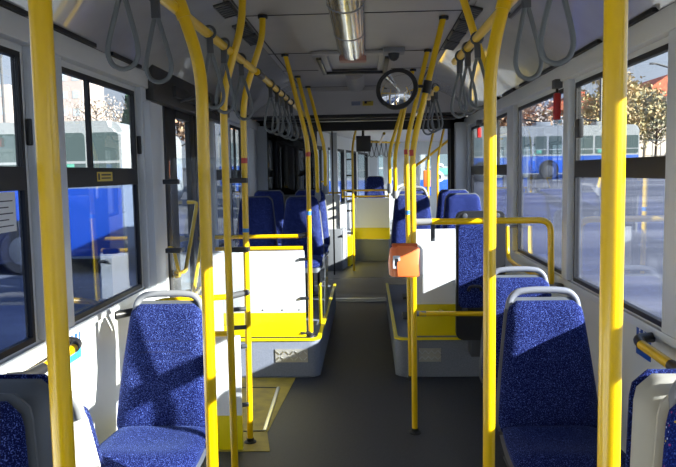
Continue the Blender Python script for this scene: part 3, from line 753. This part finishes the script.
# ticket validator
t = thing('ticket_validator', 'orange ticket machine clamped to the right gangway pole', 'ticket machine', (0.285, 3.95, 0.945))
bm = NB()
fr = [(0.182, 3.95), (0.192, 3.895), (0.225, 3.865), (0.30, 3.86), (0.352, 3.875), (0.355, 3.96)]
lo = [bm.verts.new((x, y, 0.955)) for x, y in fr]; 
mid = [bm.verts.new((x-0.004, y-0.006, 1.03)) for x, y in fr]; hi = [bm.verts.new((x+0.006, y+0.004+0.02*(1 if y < 3.94 else 0), 1.135 if 0.2 < x < 0.34 else 1.118)) for x, y in fr]
for A_, B_ in ((lo, mid), (mid, hi)):
    for k in range(6): bm.faces.new((A_[k], A_[(k+1) % 6], B_[(k+1) % 6], B_[k]))
bm.faces.new(list(reversed(lo))); bm.faces.new(hi)
bmesh.ops.bevel(bm, geom=list(bm.edges), offset=0.006, segments=2, affect='EDGES')
obj('body', bm, ORANGE, t, ang=30)
obj('mounting_plate', B(0.335, 0.372, 3.90, 3.99, 0.955, 1.115, 0.012), DGREY, t)
obj('label_patch', B(0.203, 0.243, 3.8635, 3.8665, 1.005, 1.078, 0.001), PAPER, t)
obj('ticket_slot', B(0.214, 0.236, 3.862, 3.868, 1.02, 1.062, 0.003, mtx=Matrix.Translation((0, 0.0, 0))), BLKM, t)
obj('top_band', B(0.20, 0.345, 3.895, 3.96, 1.12, 1.14, 0.008), mat('dark_orange_plastic', (0.62, 0.10, 0.02), 0.5), t)

# hammers
def hammer(label, y, z0, z1, s=1):
    t = thing('safety_hammer', label, 'emergency hammer', (s*1.15, y, z0))
    obj('holder', B(s*1.12, s*1.165, y-0.035, y+0.035, z1-0.05, z1, 0.006), DGREY, t)
    obj('body', B(s*1.125, s*1.16, y-0.022, y+0.022, z0, z1-0.075, 0.008), RED, t)
    obj('stem', T([(s*1.142, y, z1-0.08), (s*1.142, y, z1-0.04)], 0.008, 8), BLKM, t)
hammer('red emergency hammer on the pillar between the right windows', 4.0, 1.825, 2.05)
hammer('small red emergency hammer by the farthest right window', 6.75, 1.86, 2.03)

# stickers and notices
t = thing('window_notice', 'white paper notice stuck on the leftmost window pane', 'notice', (-1.19, 2.33, 1.36))
obj('sheet', B(-1.2055, -1.204, 2.22, 2.44, 1.36, 1.502), PAPER, t)
bm = NB()
for k in range(5): box(bm, -1.2040, -1.2036, 2.24, 2.42-0.03*(k % 2), 1.38+0.022*k, 1.384+0.022*k)
obj('printing', bm, INK, t)
t = thing('window_sticker', 'small yellow sticker on the black bar of the left window', 'sticker', (-1.188, 3.24, 1.53))
obj('film', B(-1.1895, -1.188, 3.17, 3.36, 1.528, 1.572), STYE, t)
bm = NB(); box(bm, -1.188, -1.1875, 3.18, 3.20, 1.535, 1.565); box(bm, -1.188, -1.1875, 3.22, 3.34, 1.555, 1.562); box(bm, -1.188, -1.1875, 3.22, 3.34, 1.540, 1.546); obj('printing', bm, INK, t)
for s, nm in ((-1, 'blue pictogram sticker on the wall under the left window'), (1, 'blue pictogram sticker on the wall under the right window')):
    t = thing('wall_sticker', nm, 'sticker', (s*1.2, 2.8, 0.76))
    q0, q1 = sorted((s*1.1995, s*1.198)); y0, y1 = (2.78, 2.92) if s < 0 else (2.78, 2.93)
    obj('film', B(q0, q1, y0, y1, 0.83, 0.885), STBL, t)
    obj('lower_film', B(q0, q1, y0, y1, 0.765, 0.83), STCY if s < 0 else STBL, t)
    bm = NB(); q0, q1 = sorted((s*1.198, s*1.1975))
    for k in range(3):
        yc = y0 + 0.03 + 0.042*k; box(bm, q0, q1, yc-0.008, yc+0.008, 0.838, 0.862); lathe(bm, [(0.007, 0), (0.007, 0.0006)], (min(q0, q1), yc, 0.872), 'X', 10)
    obj('pictograms', bm, WINK, t)
t = thing('bulkhead_sticker', 'yellow square sticker with a black symbol on the ceiling step', 'sticker', (0.08, 7.22, 2.27))
mt = Matrix.Translation((0.078, 7.222, 2.272)) @ Matrix.Rotation(R(-31.9), 4, 'X')
obj('film', box(NB(), -0.055, 0.055, -0.003, 0.0, -0.05, 0.05, mtx=mt), STYE, t)
bm = NB(); box(bm, -0.03, 0.035, -0.004, -0.003, 0.0, 0.035, mtx=mt); box(bm, -0.035, -0.01, -0.004, -0.003, -0.025, 0.01, mtx=mt); obj('symbol', bm, INK, t)
mt = Matrix.Translation((-0.045, 7.222, 2.272)) @ Matrix.Rotation(R(-31.9), 4, 'X')
tag(obj('bulkhead_sticker', box(NB(), -0.045, 0.045, -0.003, 0.0, -0.045, 0.045, mtx=mt), mat('sticker_grey_blue', (0.25, 0.28, 0.38), 0.5)), 'faded bluish sticker left of the yellow one on the ceiling step', 'sticker')

# smoked partition left of the bulkhead
t = thing('smoked_partition', 'dark smoked glass partition behind the raised left seats', 'partition', (-0.83, 7.5, 1.3))
obj('pane', B(-1.02, -0.50, 7.50, 7.508, 1.32, 2.05), G_DARK, t)
bm = NB(); box(bm, -1.04, -0.48, 7.495, 7.515, 2.05, 2.085); box(bm, -0.50, -0.475, 7.495, 7.515, 0.3, 2.085)
obj('frame', bm, BLKM, t)

# ------------------------------------------------------------------ articulation
N = 17
bt = thing('bellows', 'dark folded rubber bellows joining the two halves of the bus', 'bellows', (0, 8.8, 0))
for s in (-1, 1):
    bm = NB()
    pf = []
    for k in range(N+1):
        y = 7.93 + (9.75-7.93)*k/N; dx = 0.05 if k % 2 else 0.0
        off = (y-8.7)*0.16 if y > 8.7 else 0
        pf.append((s*(1.06+dx)+off, y))
    outer = [(x + s*0.06, y) for x, y in reversed(pf)]
    prism(bm, pf+outer, -0.1, 2.155, 'XY'); obj('fold_wall', bm, BELL, bt, ang=10)
struct('floor_turntable', prism(NB(), [(1.05*math.cos(R(a))+0.05, 9.1+0.95*math.sin(R(a))) for a in range(0, 360, 10)], -0.05, 0.008, 'XY'), RIBF)
bm = NB()
for k in range(20): 
    y = 8.42 + 0.088*k; h = math.sqrt(max(0, 0.95**2-(y-9.1)**2))*1.05
    if h > 0.05: box(bm, 0.05-h, 0.05+h, y, y+0.018, 0.008, 0.011)
struct('trim_15', bm, mat('dark_ribs', (0.035, 0.035, 0.035), 0.6))
struct('trim_15', B(-0.36, 0.26, 8.30, 8.36, 0.0, 0.018, 0.004), ALU)

# ------------------------------------------------------------------ rear section, slightly turned
REAR = Matrix.Translation((0, 8.7, 0)) @ Matrix.Rotation(R(-9), 4, 'Z')
with frame(REAR):
    struct('floor_rear', B(-1.27, 1.27, 0.15, 8.3, -0.25, -0.001), FLOORR)
    struct('ceiling_rear', B(-1.27, 1.27, 0.9, 8.3, 2.25, 2.35), CEIL)
    LW = [(3.5, 5.0), (5.2, 6.4), (6.6, 8.0)]; RW = [(1.2, 2.6), (2.9, 4.6), (4.9, 6.5), (6.7, 8.0)]
    for s, hs, ds in ((-1, LW, [(1.75, 3.05)]), (1, RW, [])):
        bm = NB(); a, b = sorted((s*1.2, s*1.27)); cur = 1.0
        for (h0, h1, d_) in sorted([(h[0], h[1], 0) for h in hs]+[(h[0], h[1], 1) for h in ds]):
            box(bm, a, b, cur, h0, -0.25, 2.3)
            if not d_: box(bm, a, b, h0, h1, -0.25, 0.93)
            box(bm, a, b, h0, h1, 2.0, 2.3); cur = h1
        box(bm, a, b, cur, 8.3, -0.25, 2.3)
        struct('wall_rear_left' if s < 0 else 'wall_rear_right', bm, WALL)
        for (h0, h1) in hs:
            wn[0] += 1; bm = NB(); a, b = sorted((s*1.262, s*1.196)); fw = 0.04
            box(bm, a, b, h0, h0+fw, 0.93, 2.0); box(bm, a, b, h1-fw, h1, 0.93, 2.0); box(bm, a, b, h0, h1, 0.93, 0.97); box(bm, a, b, h0, h1, 1.96, 2.0)
            w_ = struct('window_%d' % wn[0], bm, BLACK)
            g0, g1 = sorted((s*1.238, s*1.243)); obj('pane', B(g0, g1, h0+fw, h1-fw, 0.97, 1.96), G_CLEAR, w_)
    bm = NB(); box(bm, -1.27, 1.27, 8.3, 8.37, -0.25, 0.95); box(bm, -1.27, 1.27, 8.3, 8.37, 1.95, 2.35); box(bm, -1.27, -1.0, 8.3, 8.37, 0.95, 1.95); box(bm, 1.0, 1.27, 8.3, 8.37, 0.95, 1.95)
    for x in (-0.86, -0.52, -0.14, 0.3): box(bm, x, x+0.17, 8.28, 8.37, 0.95, 1.95)
    struct('wall_rear', bm, PILL)
    wn[0] += 1; struct('window_%d' % wn[0], B(-1.0, 1.0, 8.33, 8.338, 0.95, 1.95), G_CLEAR)
    # rear door
    d2 = struct('door_2', B(-1.25, -1.19, 1.75, 3.05, 1.94, 2.0), BLACK)
    for y0 in (1.77, 2.42):
        bm = NB(); box(bm, -1.24, -1.20, y0, y0+0.08, 0.02, 1.94); box(bm, -1.24, -1.20, y0+0.54, y0+0.62, 0.02, 1.94); box(bm, -1.24, -1.20, y0, y0+0.62, 0.02, 0.14)
        lf = obj('leaf', bm, BLKM, d2); obj('pane', B(-1.225, -1.22, y0+0.08, y0+0.54, 0.14, 1.94), G_CLEAR, lf)
        obj('grab_handle', T([(-1.20, y0+0.5, 1.4), (-1.12, y0+0.5, 1.4), (-1.12, y0+0.15, 0.95), (-1.2, y0+0.15, 0.95)], 0.014, 8, 0.03), YEL, lf)
    # wheel box with partition
    struct('trim_16', B(-1.19, -0.10, 3.28, 8.2, 0.0, 0.375, 0.01), PODG)
    t = thing('partition', 'far white partition with yellow base seen down the gangway', 'partition', (-0.6, 3.26, 0.376))
    obj('panel', B(-0.76, -0.08, 3.26, 3.28, 0.585, 1.10), WHITE, t); obj('yellow_panel', B(-0.76, -0.08, 3.25, 3.285, 0.385, 0.584), YELP, t)
    t = thing('grab_rail', 'far double yellow rail above the far white partition', 'grab rail', (-0.6, 3.3, 1.1))
    obj('upper_bar', T([(-0.92, 3.28, 1.235), (-0.08, 3.28, 1.235)], 0.016, 10), YEL, t); obj('lower_bar', T([(-0.92, 3.27, 1.13), (-0.08, 3.27, 1.13)], 0.016, 10), YEL, t)
    for x in (-0.9, -0.1): obj('upright', T([(x, 3.275, 1.10), (x, 3.275, 1.235)], 0.012, 8), YEL, t)
    # near door partition, box
    t = thing('partition', 'small pale partition beside the far door', 'partition', (-0.9, 1.62, 0.55))
    obj('panel', B(-1.15, -0.72, 2.10, 2.13, 0.52, 1.20), WHITE, t)
    obj('top_rail', T([(-1.16, 2.11, 1.23), (-0.70, 2.11, 1.23)], 0.014, 8), YEL, t)
    tag(obj('equipment_box', B(-1.18, -0.68, 2.06, 2.5, 0.0, 0.66, 0.03), PODG), 'grey box on the floor left of the far gangway pole', 'box')
    tag(obj('step_box', B(-0.86, -0.66, 2.56, 3.1, 0.0, 0.48, 0.01), YELP), 'small yellow step by the far wheel box', 'step')

def far_pole(label, pts, r=0.0175, clips=()):
    t = thing('grab_pole', label, 'grab pole', pts[-1])
    obj('tube', T(pts, r, 12, 0.2), YEL, t)
    for z in clips: obj('clip', B(pts[-1][0]-0.10, pts[-1][0]-0.01, pts[-1][1]-0.012, pts[-1][1]+0.012, z-0.012, z+0.012), BLKM, t)
    return t
far_pole('yellow pole with black clips in the far half of the gangway', [(-0.10, 10.8, 2.25), (-0.17, 10.8, 1.95), (-0.17, 10.8, 0.0)], clips=(1.75, 1.5, 1.25, 1.1, 0.95, 0.6))
far_pole('slim upright at the left edge of the far doorway', [(-0.46, 10.4, 2.2), (-0.46, 10.4, 0.0)], 0.012)
bpy.data.objects[[o.name for o in bpy.data.objects if o.get('label') == 'slim upright at the left edge of the far doorway'][0]].children[0].data.materials[0] = BLKM
tag(obj('grey_post', B(-0.56, -0.44, 11.6, 11.7, 0, 2.22, 0.01), PILL), 'broad grey post left of the clipped far pole', 'post')
for x, y, lb in ((0.98, 10.6, 'far yellow pole seen through the right rear opening, left one'), (1.14, 10.7, 'far yellow pole seen through the right rear opening, right one'), (0.72, 12.4, 'short far yellow pole beside the far orange ticket machine')):
    far_pole(lb, [(x+0.10, y, 2.2), (x, y, 1.75), (x, y, 0.0)])
far_pole('leaning yellow bar in the far right opening', [(1.55, 11.6, 2.16), (0.95, 11.0, 1.72), (0.80, 11.0, 1.62)], 0.02)
tag(obj('far_ticket_validator', B(0.94, 1.05, 10.9, 11.0, 1.30, 1.56, 0.02), ORANGE), 'far orange ticket machine on a pole in the rear half', 'ticket machine')
t = thing('hanging_display', 'dark grey box hanging from the ceiling of the rear half', 'display', (0.0, 11.0, 1.87))
obj('casing', B(-0.11, 0.12, 10.95, 11.08, 1.87, 2.12, 0.01), DGREY, t); obj('hanger', B(-0.02, 0.02, 11.0, 11.03, 2.12, 2.26), BLKM, t)
t = ceiling_rail('far yellow ceiling rail in the rear half', 0.30, 9.7, 13.5, z=2.08)
for k in range(7):
    s_ = dup(st0, (0.0+0.09*k+0.05, 12.4+0.12*k, 2.09), R(12*k), 'grey strap hanging in the rear half of the bus'); s_['group'] = 'straps in the rear half'
t = thing('grab_rail', 'far yellow rail under the ceiling crossing the rear half', 'grab rail', (0.3, 12.7, 2.09))
obj('tube', T([(-0.02, 12.3, 2.09), (0.68, 13.25, 2.09)], 0.018, 10), YEL, t)
dup(S1, (0.185, 12.55, 0.50), R(-6), 'far blue seat on the rear wheel box, seen down the gangway')

# ------------------------------------------------------------------ outside
ASPH = mat('parking_asphalt', (0.07, 0.075, 0.10), 0.9, noise=((0.16, 0.16, 0.18), 0.35, 0.42, 0.62))  # noise paints sunlit and tree-shadow streaks into the ground colour
for l_ in list(ASPH.node_tree.links):
    if l_.to_node.type == 'TEX_NOISE':
        mp = ASPH.node_tree.nodes.new('ShaderNodeMapping'); mp.inputs['Scale'].default_value = (0.35, 2.2, 1); ASPH.node_tree.links.new(l_.from_socket, mp.inputs[0]); ASPH.node_tree.links.new(mp.outputs[0], l_.to_node.inputs['Vector'])
def zg(y): 
    if y < 14: return -0.40
    if y < 65: return -0.40 + (y-14)*0.052
    return -0.40 + 51*0.052
bm = NB()
ys = [-60, -20, 0, 14, 20, 30, 40, 50, 65, 100, 220]
rows = [[bm.verts.new((x, y, zg(y))) for x in (-140, -40, 0, 40, 140)] for y in ys]
for A_, B_ in zip(rows, rows[1:]):
    for k in range(4): bm.faces.new((A_[k], A_[k+1], B_[k+1], B_[k]))
g = struct('ground', bm, ASPH)

BW = mat('bus_white_paint', (0.31, 0.335, 0.36), 0.35); BB = mat('bus_blue_paint', (0.015, 0.08, 0.42), 0.35, coat=0.2)
GWN = mat('bus_side_glass', (0.12, 0.17, 0.20), 0.08, spec=0.8); GRN = mat('teal_green_interior', (0.10, 0.35, 0.28), 0.5)
TYRE = mat('tyre', (0.02, 0.02, 0.022), 0.8); HUB = mat('hub_grey', (0.09, 0.095, 0.105), 0.4)
def bus(label, x0, x1, y, z, h=3.05, nwin=7, wheels=(0.2, 0.78), skirt=BB, lighter=GWN, front=None, stripe=None, text=None, tex=None, w0=1.42, w1=2.45, sk=1.32):
    t = thing('trolleybus', label, 'bus', ((x0+x1)/2, y+1.25, z))
    L = x1-x0; zb = z+0.32
    bm = prism(NB(), rrect(x0, x1, zb, z+h, 0.28), y, y+2.5, 'XZ', 0.12); obj('body', bm, BW, t, ang=40)
    zw0, zw1 = z+w0, z+w1
    obj('skirt', B(x0+0.04, x1-0.04, y-0.012, y+0.05, zb+0.05, z+sk, 0.004), skirt, t)
    if stripe: obj('stripe', B(x0+0.1, x1-0.1, y-0.014, y+0.05, z+sk+0.16, z+sk+0.24), stripe, t)
    gap = L/nwin
    for k in range(nwin):
        a, b = x0+gap*k+min(0.10, gap*0.09), x0+gap*(k+1)-min(0.06, gap*0.07)
        w_ = obj('window', prism(NB(), rrect(a, b, zw0, zw1, 0.08, 3), y-0.010, y+0.03), lighter, t)
        obj('window_bar', B(a, b, y-0.018, y+0.02, zw0+(w1-w0)*0.24, zw0+(w1-w0)*0.24+0.05), BW, w_)
        if (k % 3) == 1: obj('seat_behind', B(a+gap*0.15, a+gap*0.5, y-0.013, y+0.02, zw0+0.05, zw0+(w1-w0)*0.24, 0.003), GRN, w_)
    for f in wheels:
        cx = x0+L*f
        wl = obj('wheel', lathe(NB(), [(0.30, -0.03), (0.46, -0.03), (0.49, 0.02), (0.49, 0.28)], (cx, y-0.02, z+0.49), 'Y', 26), TYRE, t)
        obj('hub', lathe(NB(), [(0.10, -0.06), (0.20, -0.05), (0.29, -0.035), (0.30, 0.0)], (cx, y-0.02, z+0.49), 'Y', 22), HUB, wl)
        obj('wheel_arch', lathe(NB(), [(0.56, -0.0), (0.56, 0.05)], (cx, y-0.016, z+0.55), 'Y', 26), BLKM, t)
    obj('roof_gear', B(x0+L*0.35, x0+L*0.6, y+0.7, y+1.8, z+h, z+h+0.25, 0.05), BW, t)
    for dx in (-0.2, 0.2): obj('trolley_pole', T([(x0+L*0.55, y+1.25+dx, z+h+0.2), (x0+L*0.1, y+1.25+dx, z+h+0.5)], 0.03, 6), BLKM, t)
    if text:
        tx, tz, ts = tex; obj('lettering', text_bm(text, ts, (tx, y-0.03, tz), FACE_NY, 0.005), WINK, t)
    return t
LGL = mat('bus_side_glass_light', (0.07, 0.10, 0.105), 0.3, spec=0.3)
bus('blue and white bus parked close to the left windows', -17.0, -4.78, 13.5, -0.40, nwin=18, wheels=(0.83, 0.28), lighter=LGL, stripe=GRN, w0=2.02, w1=2.82, sk=1.72)
bus('distant blue and white bus seen past the front of the near left bus', -16.0, -12.1, 32.0, zg(32), nwin=3, wheels=(0.3,))
bus('distant bus seen through the left door, with white lettering on its blue side', -10.8, -7.9, 27.0, zg(27)-0.1, nwin=2, wheels=(0.85,), text='CID', tex=(-8.35, zg(27)+0.85, 0.75))
bus('distant bus seen between the door poles on the left', -7.3, -2.2, 34.0, zg(34), nwin=5, wheels=(0.4,))
bus('blue bus behind the rear window at the end of the gangway', -3.6, 2.6, 26.0, zg(26)-0.3, nwin=5, wheels=(0.3,))
bus('blue bus with a white letter on its side seen through the right rear opening', 0.3, 3.15, 21.0, zg(21), nwin=2, wheels=(0.2,), text='S', tex=(2.2, zg(21)+1.5, 0.8))
bus('blue and white bus in the far row at its left end', 5.6, 8.35, 39.0, zg(39), nwin=3, wheels=(0.3,))
bus('blue and white bus in the far row seen through the middle right window', 8.6, 12.0, 40.0, zg(40), nwin=4, wheels=(0.52,), lighter=LGL)
bus('blue and white bus in the far row at its right end beside the van', 12.2, 15.6, 40.5, zg(40), nwin=4, wheels=(0.8,), lighter=LGL)

# van
t = thing('van', 'white van parked beyond the fence on the right', 'van', (22.9, 50.0, zg(50)))
zv = zg(50)+0.25
pf = [(21.8, zv+0.25), (21.75, zv+0.75), (22.2, zv+1.05), (22.75, zv+1.75), (23.2, zv+1.95), (24.8, zv+1.98), (24.9, zv+0.25)]
obj('body', prism(NB(), pf, 50.0, 51.9, 'XZ', 0.08), BW, t); 
obj('side_window', prism(NB(), [(22.35, zv+1.08), (22.8, zv+1.62), (23.2, zv+1.65), (23.2, zv+1.08)], 49.98, 50.1), GWN, t)
for x in (22.35, 24.2): obj('wheel', lathe(NB(), [(0.2, -0.02), (0.33, 0), (0.33, 0.25)], (x, 49.98, zv+0.30), 'Y', 18), TYRE, t)
# fence
t = thing('mesh_fence', 'thin wire fence in front of the white van', 'fence', (22, 47, zg(47)))
bm = NB()
for k in range(13): tube(bm, [(18.4+0.55*k, 47, zg(47)), (18.4+0.55*k, 47, zg(47)+2.0)], 0.025, 6)
tube(bm, [(18.4, 47, zg(47)+2.0), (25.2, 47, zg(47)+2.0)], 0.025, 6); tube(bm, [(18.4, 47, zg(47)+1.0), (25.2, 47, zg(47)+1.0)], 0.02, 6)
obj('wires', bm, HUB, t)

# buildings
def house(label, x0, x1, y, z, hw, hr, wall, roof):
    t = thing('house', label, 'house', ((x0+x1)/2, y+4, z))
    obj('walls', B(x0, x1, y, y+8, z, z+hw), wall, t)
    xm = (x0+x1)/2
    obj('roof', prism(NB(), [(x0-0.5, z+hw), (x1+0.5, z+hw), (xm, z+hw+hr)], y-0.5, y+8.5), roof, t)
    for k in range(3):
        a = x0 + (x1-x0)*(k+0.5)/3; w_ = obj('window', B(a-0.5, a+0.5, y-0.05, y+0.05, z+hw-1.9, z+hw-0.6), WINK, t); obj('pane', B(a-0.4, a+0.4, y-0.07, y, z+hw-1.8, z+hw-0.7), GWN, w_)
    obj('chimney', B(x1-2.4, x1-1.7, y+2, y+2.8, z+hw, z+hw+hr*0.75+0.9), roof, t)
ROOF = mat('red_roof_tiles', (0.62, 0.17, 0.09), 0.8, noise=((0.5, 0.12, 0.07), 2, 0.4, 0.6)); HW = mat('house_wall', (0.62, 0.56, 0.50), 0.85)
house('house with a red tiled roof above the trees on the right', 31.4, 38.0, 82.0, zg(82), 7.4, 2.5, HW, ROOF)
house('low orange walled house behind the trees on the right', 18.5, 24.5, 72.0, zg(72), 5.2, 1.8, mat('orange_wall', (0.7, 0.4, 0.22), 0.85), ROOF)
def tower(label, x0, x1, y, z, h, m_):
    t = thing('apartment_block', label, 'building', ((x0+x1)/2, y+5, z))
    obj('walls', B(x0, x1, y, y+10, z, z+h), m_, t)
    n = int(h/3); k = max(2, int((x1-x0)/2.6))
    for i in range(n):
        for j in range(k):
            a = x0+(x1-x0)*(j+0.5)/k
            obj('window', B(a-0.65, a+0.65, y-0.05, y+0.05, z+3*i+1.0, z+3*i+2.3), mat_win, t)
mat_win = mat('distant_pane', (0.42, 0.47, 0.52), 0.3)
TW = mat('pale_pink_block', (0.46, 0.39, 0.38), 0.8)
tower('tall pale pink apartment tower above the left bus', -54.0, -49.5, 120, zg(120), 19.0, TW)
tower('pale block behind the leftmost window', -66.0, -60.0, 115, zg(115), 15, TW)
tower('low white building with chimney between the trees on the left', -44.0, -38.0, 110, zg(110), 7.0, mat('white_render', (0.45, 0.45, 0.45), 0.8))
tag(obj('white_chimney', lathe(NB(), [(0.7, 0), (0.5, 12.5)], (-36.6, 112, zg(110)), 'Z', 12), WINK), 'slim white chimney above the low building on the left', 'chimney')

BARK = mat('bark', (0.12, 0.09, 0.07), 0.9)
def leafmat(n, a, b): return mat(n, a, 0.85, noise=(b, 1.5, 0.35, 0.65))
OLIVE = leafmat('autumn_olive_leaves', (0.30, 0.27, 0.14), (0.50, 0.36, 0.20)); RUST = leafmat('rusty_leaves', (0.52, 0.28, 0.18), (0.62, 0.45, 0.30)); DGRN = leafmat('dark_conifer_needles', (0.035, 0.09, 0.05), (0.06, 0.13, 0.06)); PALEB = leafmat('pale_twigs', (0.48, 0.40, 0.34), (0.60, 0.52, 0.46))
def tree(label, x, y, h, rad, lm, n=1500, size=0.3, conifer=False):
    z = zg(y); rnd = random.Random(int(x*10+y))
    t = thing('tree', label, 'tree', (x, y, z))
    bm = NB(); tube(bm, [(x, y, z), (x+0.1, y, z+h*0.45), (x, y, z+h*0.9)], [h*0.022, h*0.015, h*0.004], 8)
    for k in range(16):
        zz = z+h*(0.25+0.6*k/16); a = k*2.4; rr = rad*(0.85-0.3*k/16)
        tube(bm, [(x, y, zz), (x+rr*0.5*math.cos(a), y+rr*0.5*math.sin(a), zz+h*0.09), (x+rr*math.cos(a), y+rr*math.sin(a), zz+h*0.2)], [h*0.009, h*0.006, h*0.002], 5)
    obj('trunk', bm, BARK, t)
    bm = NB()
    cl = [(rnd.gauss(0, 0.42), rnd.gauss(0, 0.42), rnd.random()) for _ in range(26)]
    for k in range(n):
        if conifer:
            f = rnd.random()**0.7; rr = rad*(f)*rnd.random()**0.4; a = rnd.random()*6.283; p = Vector((x+rr*math.cos(a), y+rr*math.sin(a), z+h*(1.02-f*0.92)))
        else:
            c = cl[k % 26]; zz = 0.35+0.6*c[2]; w_ = math.sin(math.pi*(0.15+0.8*c[2]))
            p = Vector((x+rad*(c[0]*w_*1.3+rnd.gauss(0, 0.17)), y+rad*(c[1]*w_+rnd.gauss(0, 0.17)), z+h*zz+rad*rnd.gauss(0, 0.16)))
        q = Quaternion((rnd.gauss(0, 1), rnd.gauss(0, 1), rnd.gauss(0, 1), rnd.gauss(0, 1))).normalized()
        s = size*rnd.uniform(0.6, 1.3)
        bm.faces.new([bm.verts.new(p + q @ Vector(v)) for v in ((-s, 0, 0), (0, -s*0.6, 0), (s, 0, 0), (0, s*0.6, 0))])
    obj('crown', bm, lm, t)
tree('thin leafed rusty tree behind the far bus row, left of the red hammer', 9.6, 49, 5.8, 2.4, RUST, 1700, 0.15)
tree('pale bare tree behind the far bus row seen in the middle right window', 13.4, 58, 6.6, 2.6, PALEB, 1500, 0.13)
tree('olive autumn tree rising behind the right end of the bus row', 17.6, 51, 6.6, 2.5, OLIVE, 2600, 0.15)
tree('dense olive tree left of the white van', 21.8, 62, 7.4, 2.9, OLIVE, 3000, 0.17)
tree('rounded autumn tree in front of the red roofed house', 26.6, 68, 6.6, 2.8, OLIVE, 2600, 0.17)
tree('lower dark tree behind the wire fence', 22.6, 55.5, 5.6, 1.9, leafmat('dusky_leaves', (0.16, 0.18, 0.12), (0.3, 0.27, 0.2)), 1500, 0.14)
tree('autumn tree seen through the farthest right window', 5.2, 46, 5.6, 2.0, RUST, 1600, 0.15)
tree('dark conifer beyond the corner of the left bus', -21.6, 64, 8.8, 2.0, DGRN, 2200, 0.28, True)
tree('pale leafless tree in front of the pink tower', -31.5, 80, 8.5, 4.2, PALEB, 1500, 0.14)
tree('second pale tree above the roof of the left bus', -26.6, 74, 6.6, 3.2, PALEB, 1800, 0.13)
tree('reddish tree seen through the glass of the left door', -16.5, 60, 7.6, 3.0, RUST, 1100, 0.22)
tree('reddish tree seen between the left door poles', -9.5, 58, 7.6, 2.8, RUST, 1000, 0.22)
# lamp posts
def lamp_post(label, x, y, h, arm):
    t = thing('street_lamp', label, 'street lamp', (x, y, zg(y)))
    z = zg(y); obj('post', T([(x, y, z), (x, y, z+h), (x+arm, y, z+h+0.5)], 0.09, 8, 0.5), HUB, t)
    obj('lamp_head', B(x+arm-0.5 if arm < 0 else x+arm, x+arm if arm < 0 else x+arm+0.5, y-0.1, y+0.1, z+h+0.42, z+h+0.58, 0.03), HUB, t)
lamp_post('street lamp with a curved arm near the red roofed house', 25.9, 60, 7.7, -1.6)
lamp_post('slim street lamp among the trees right of the red hammer', 15.2, 46, 6.6, -0.2)
lamp_post('tall grey lamp post above the bus at the far left', -26.5, 50, 9.0, 0.5)
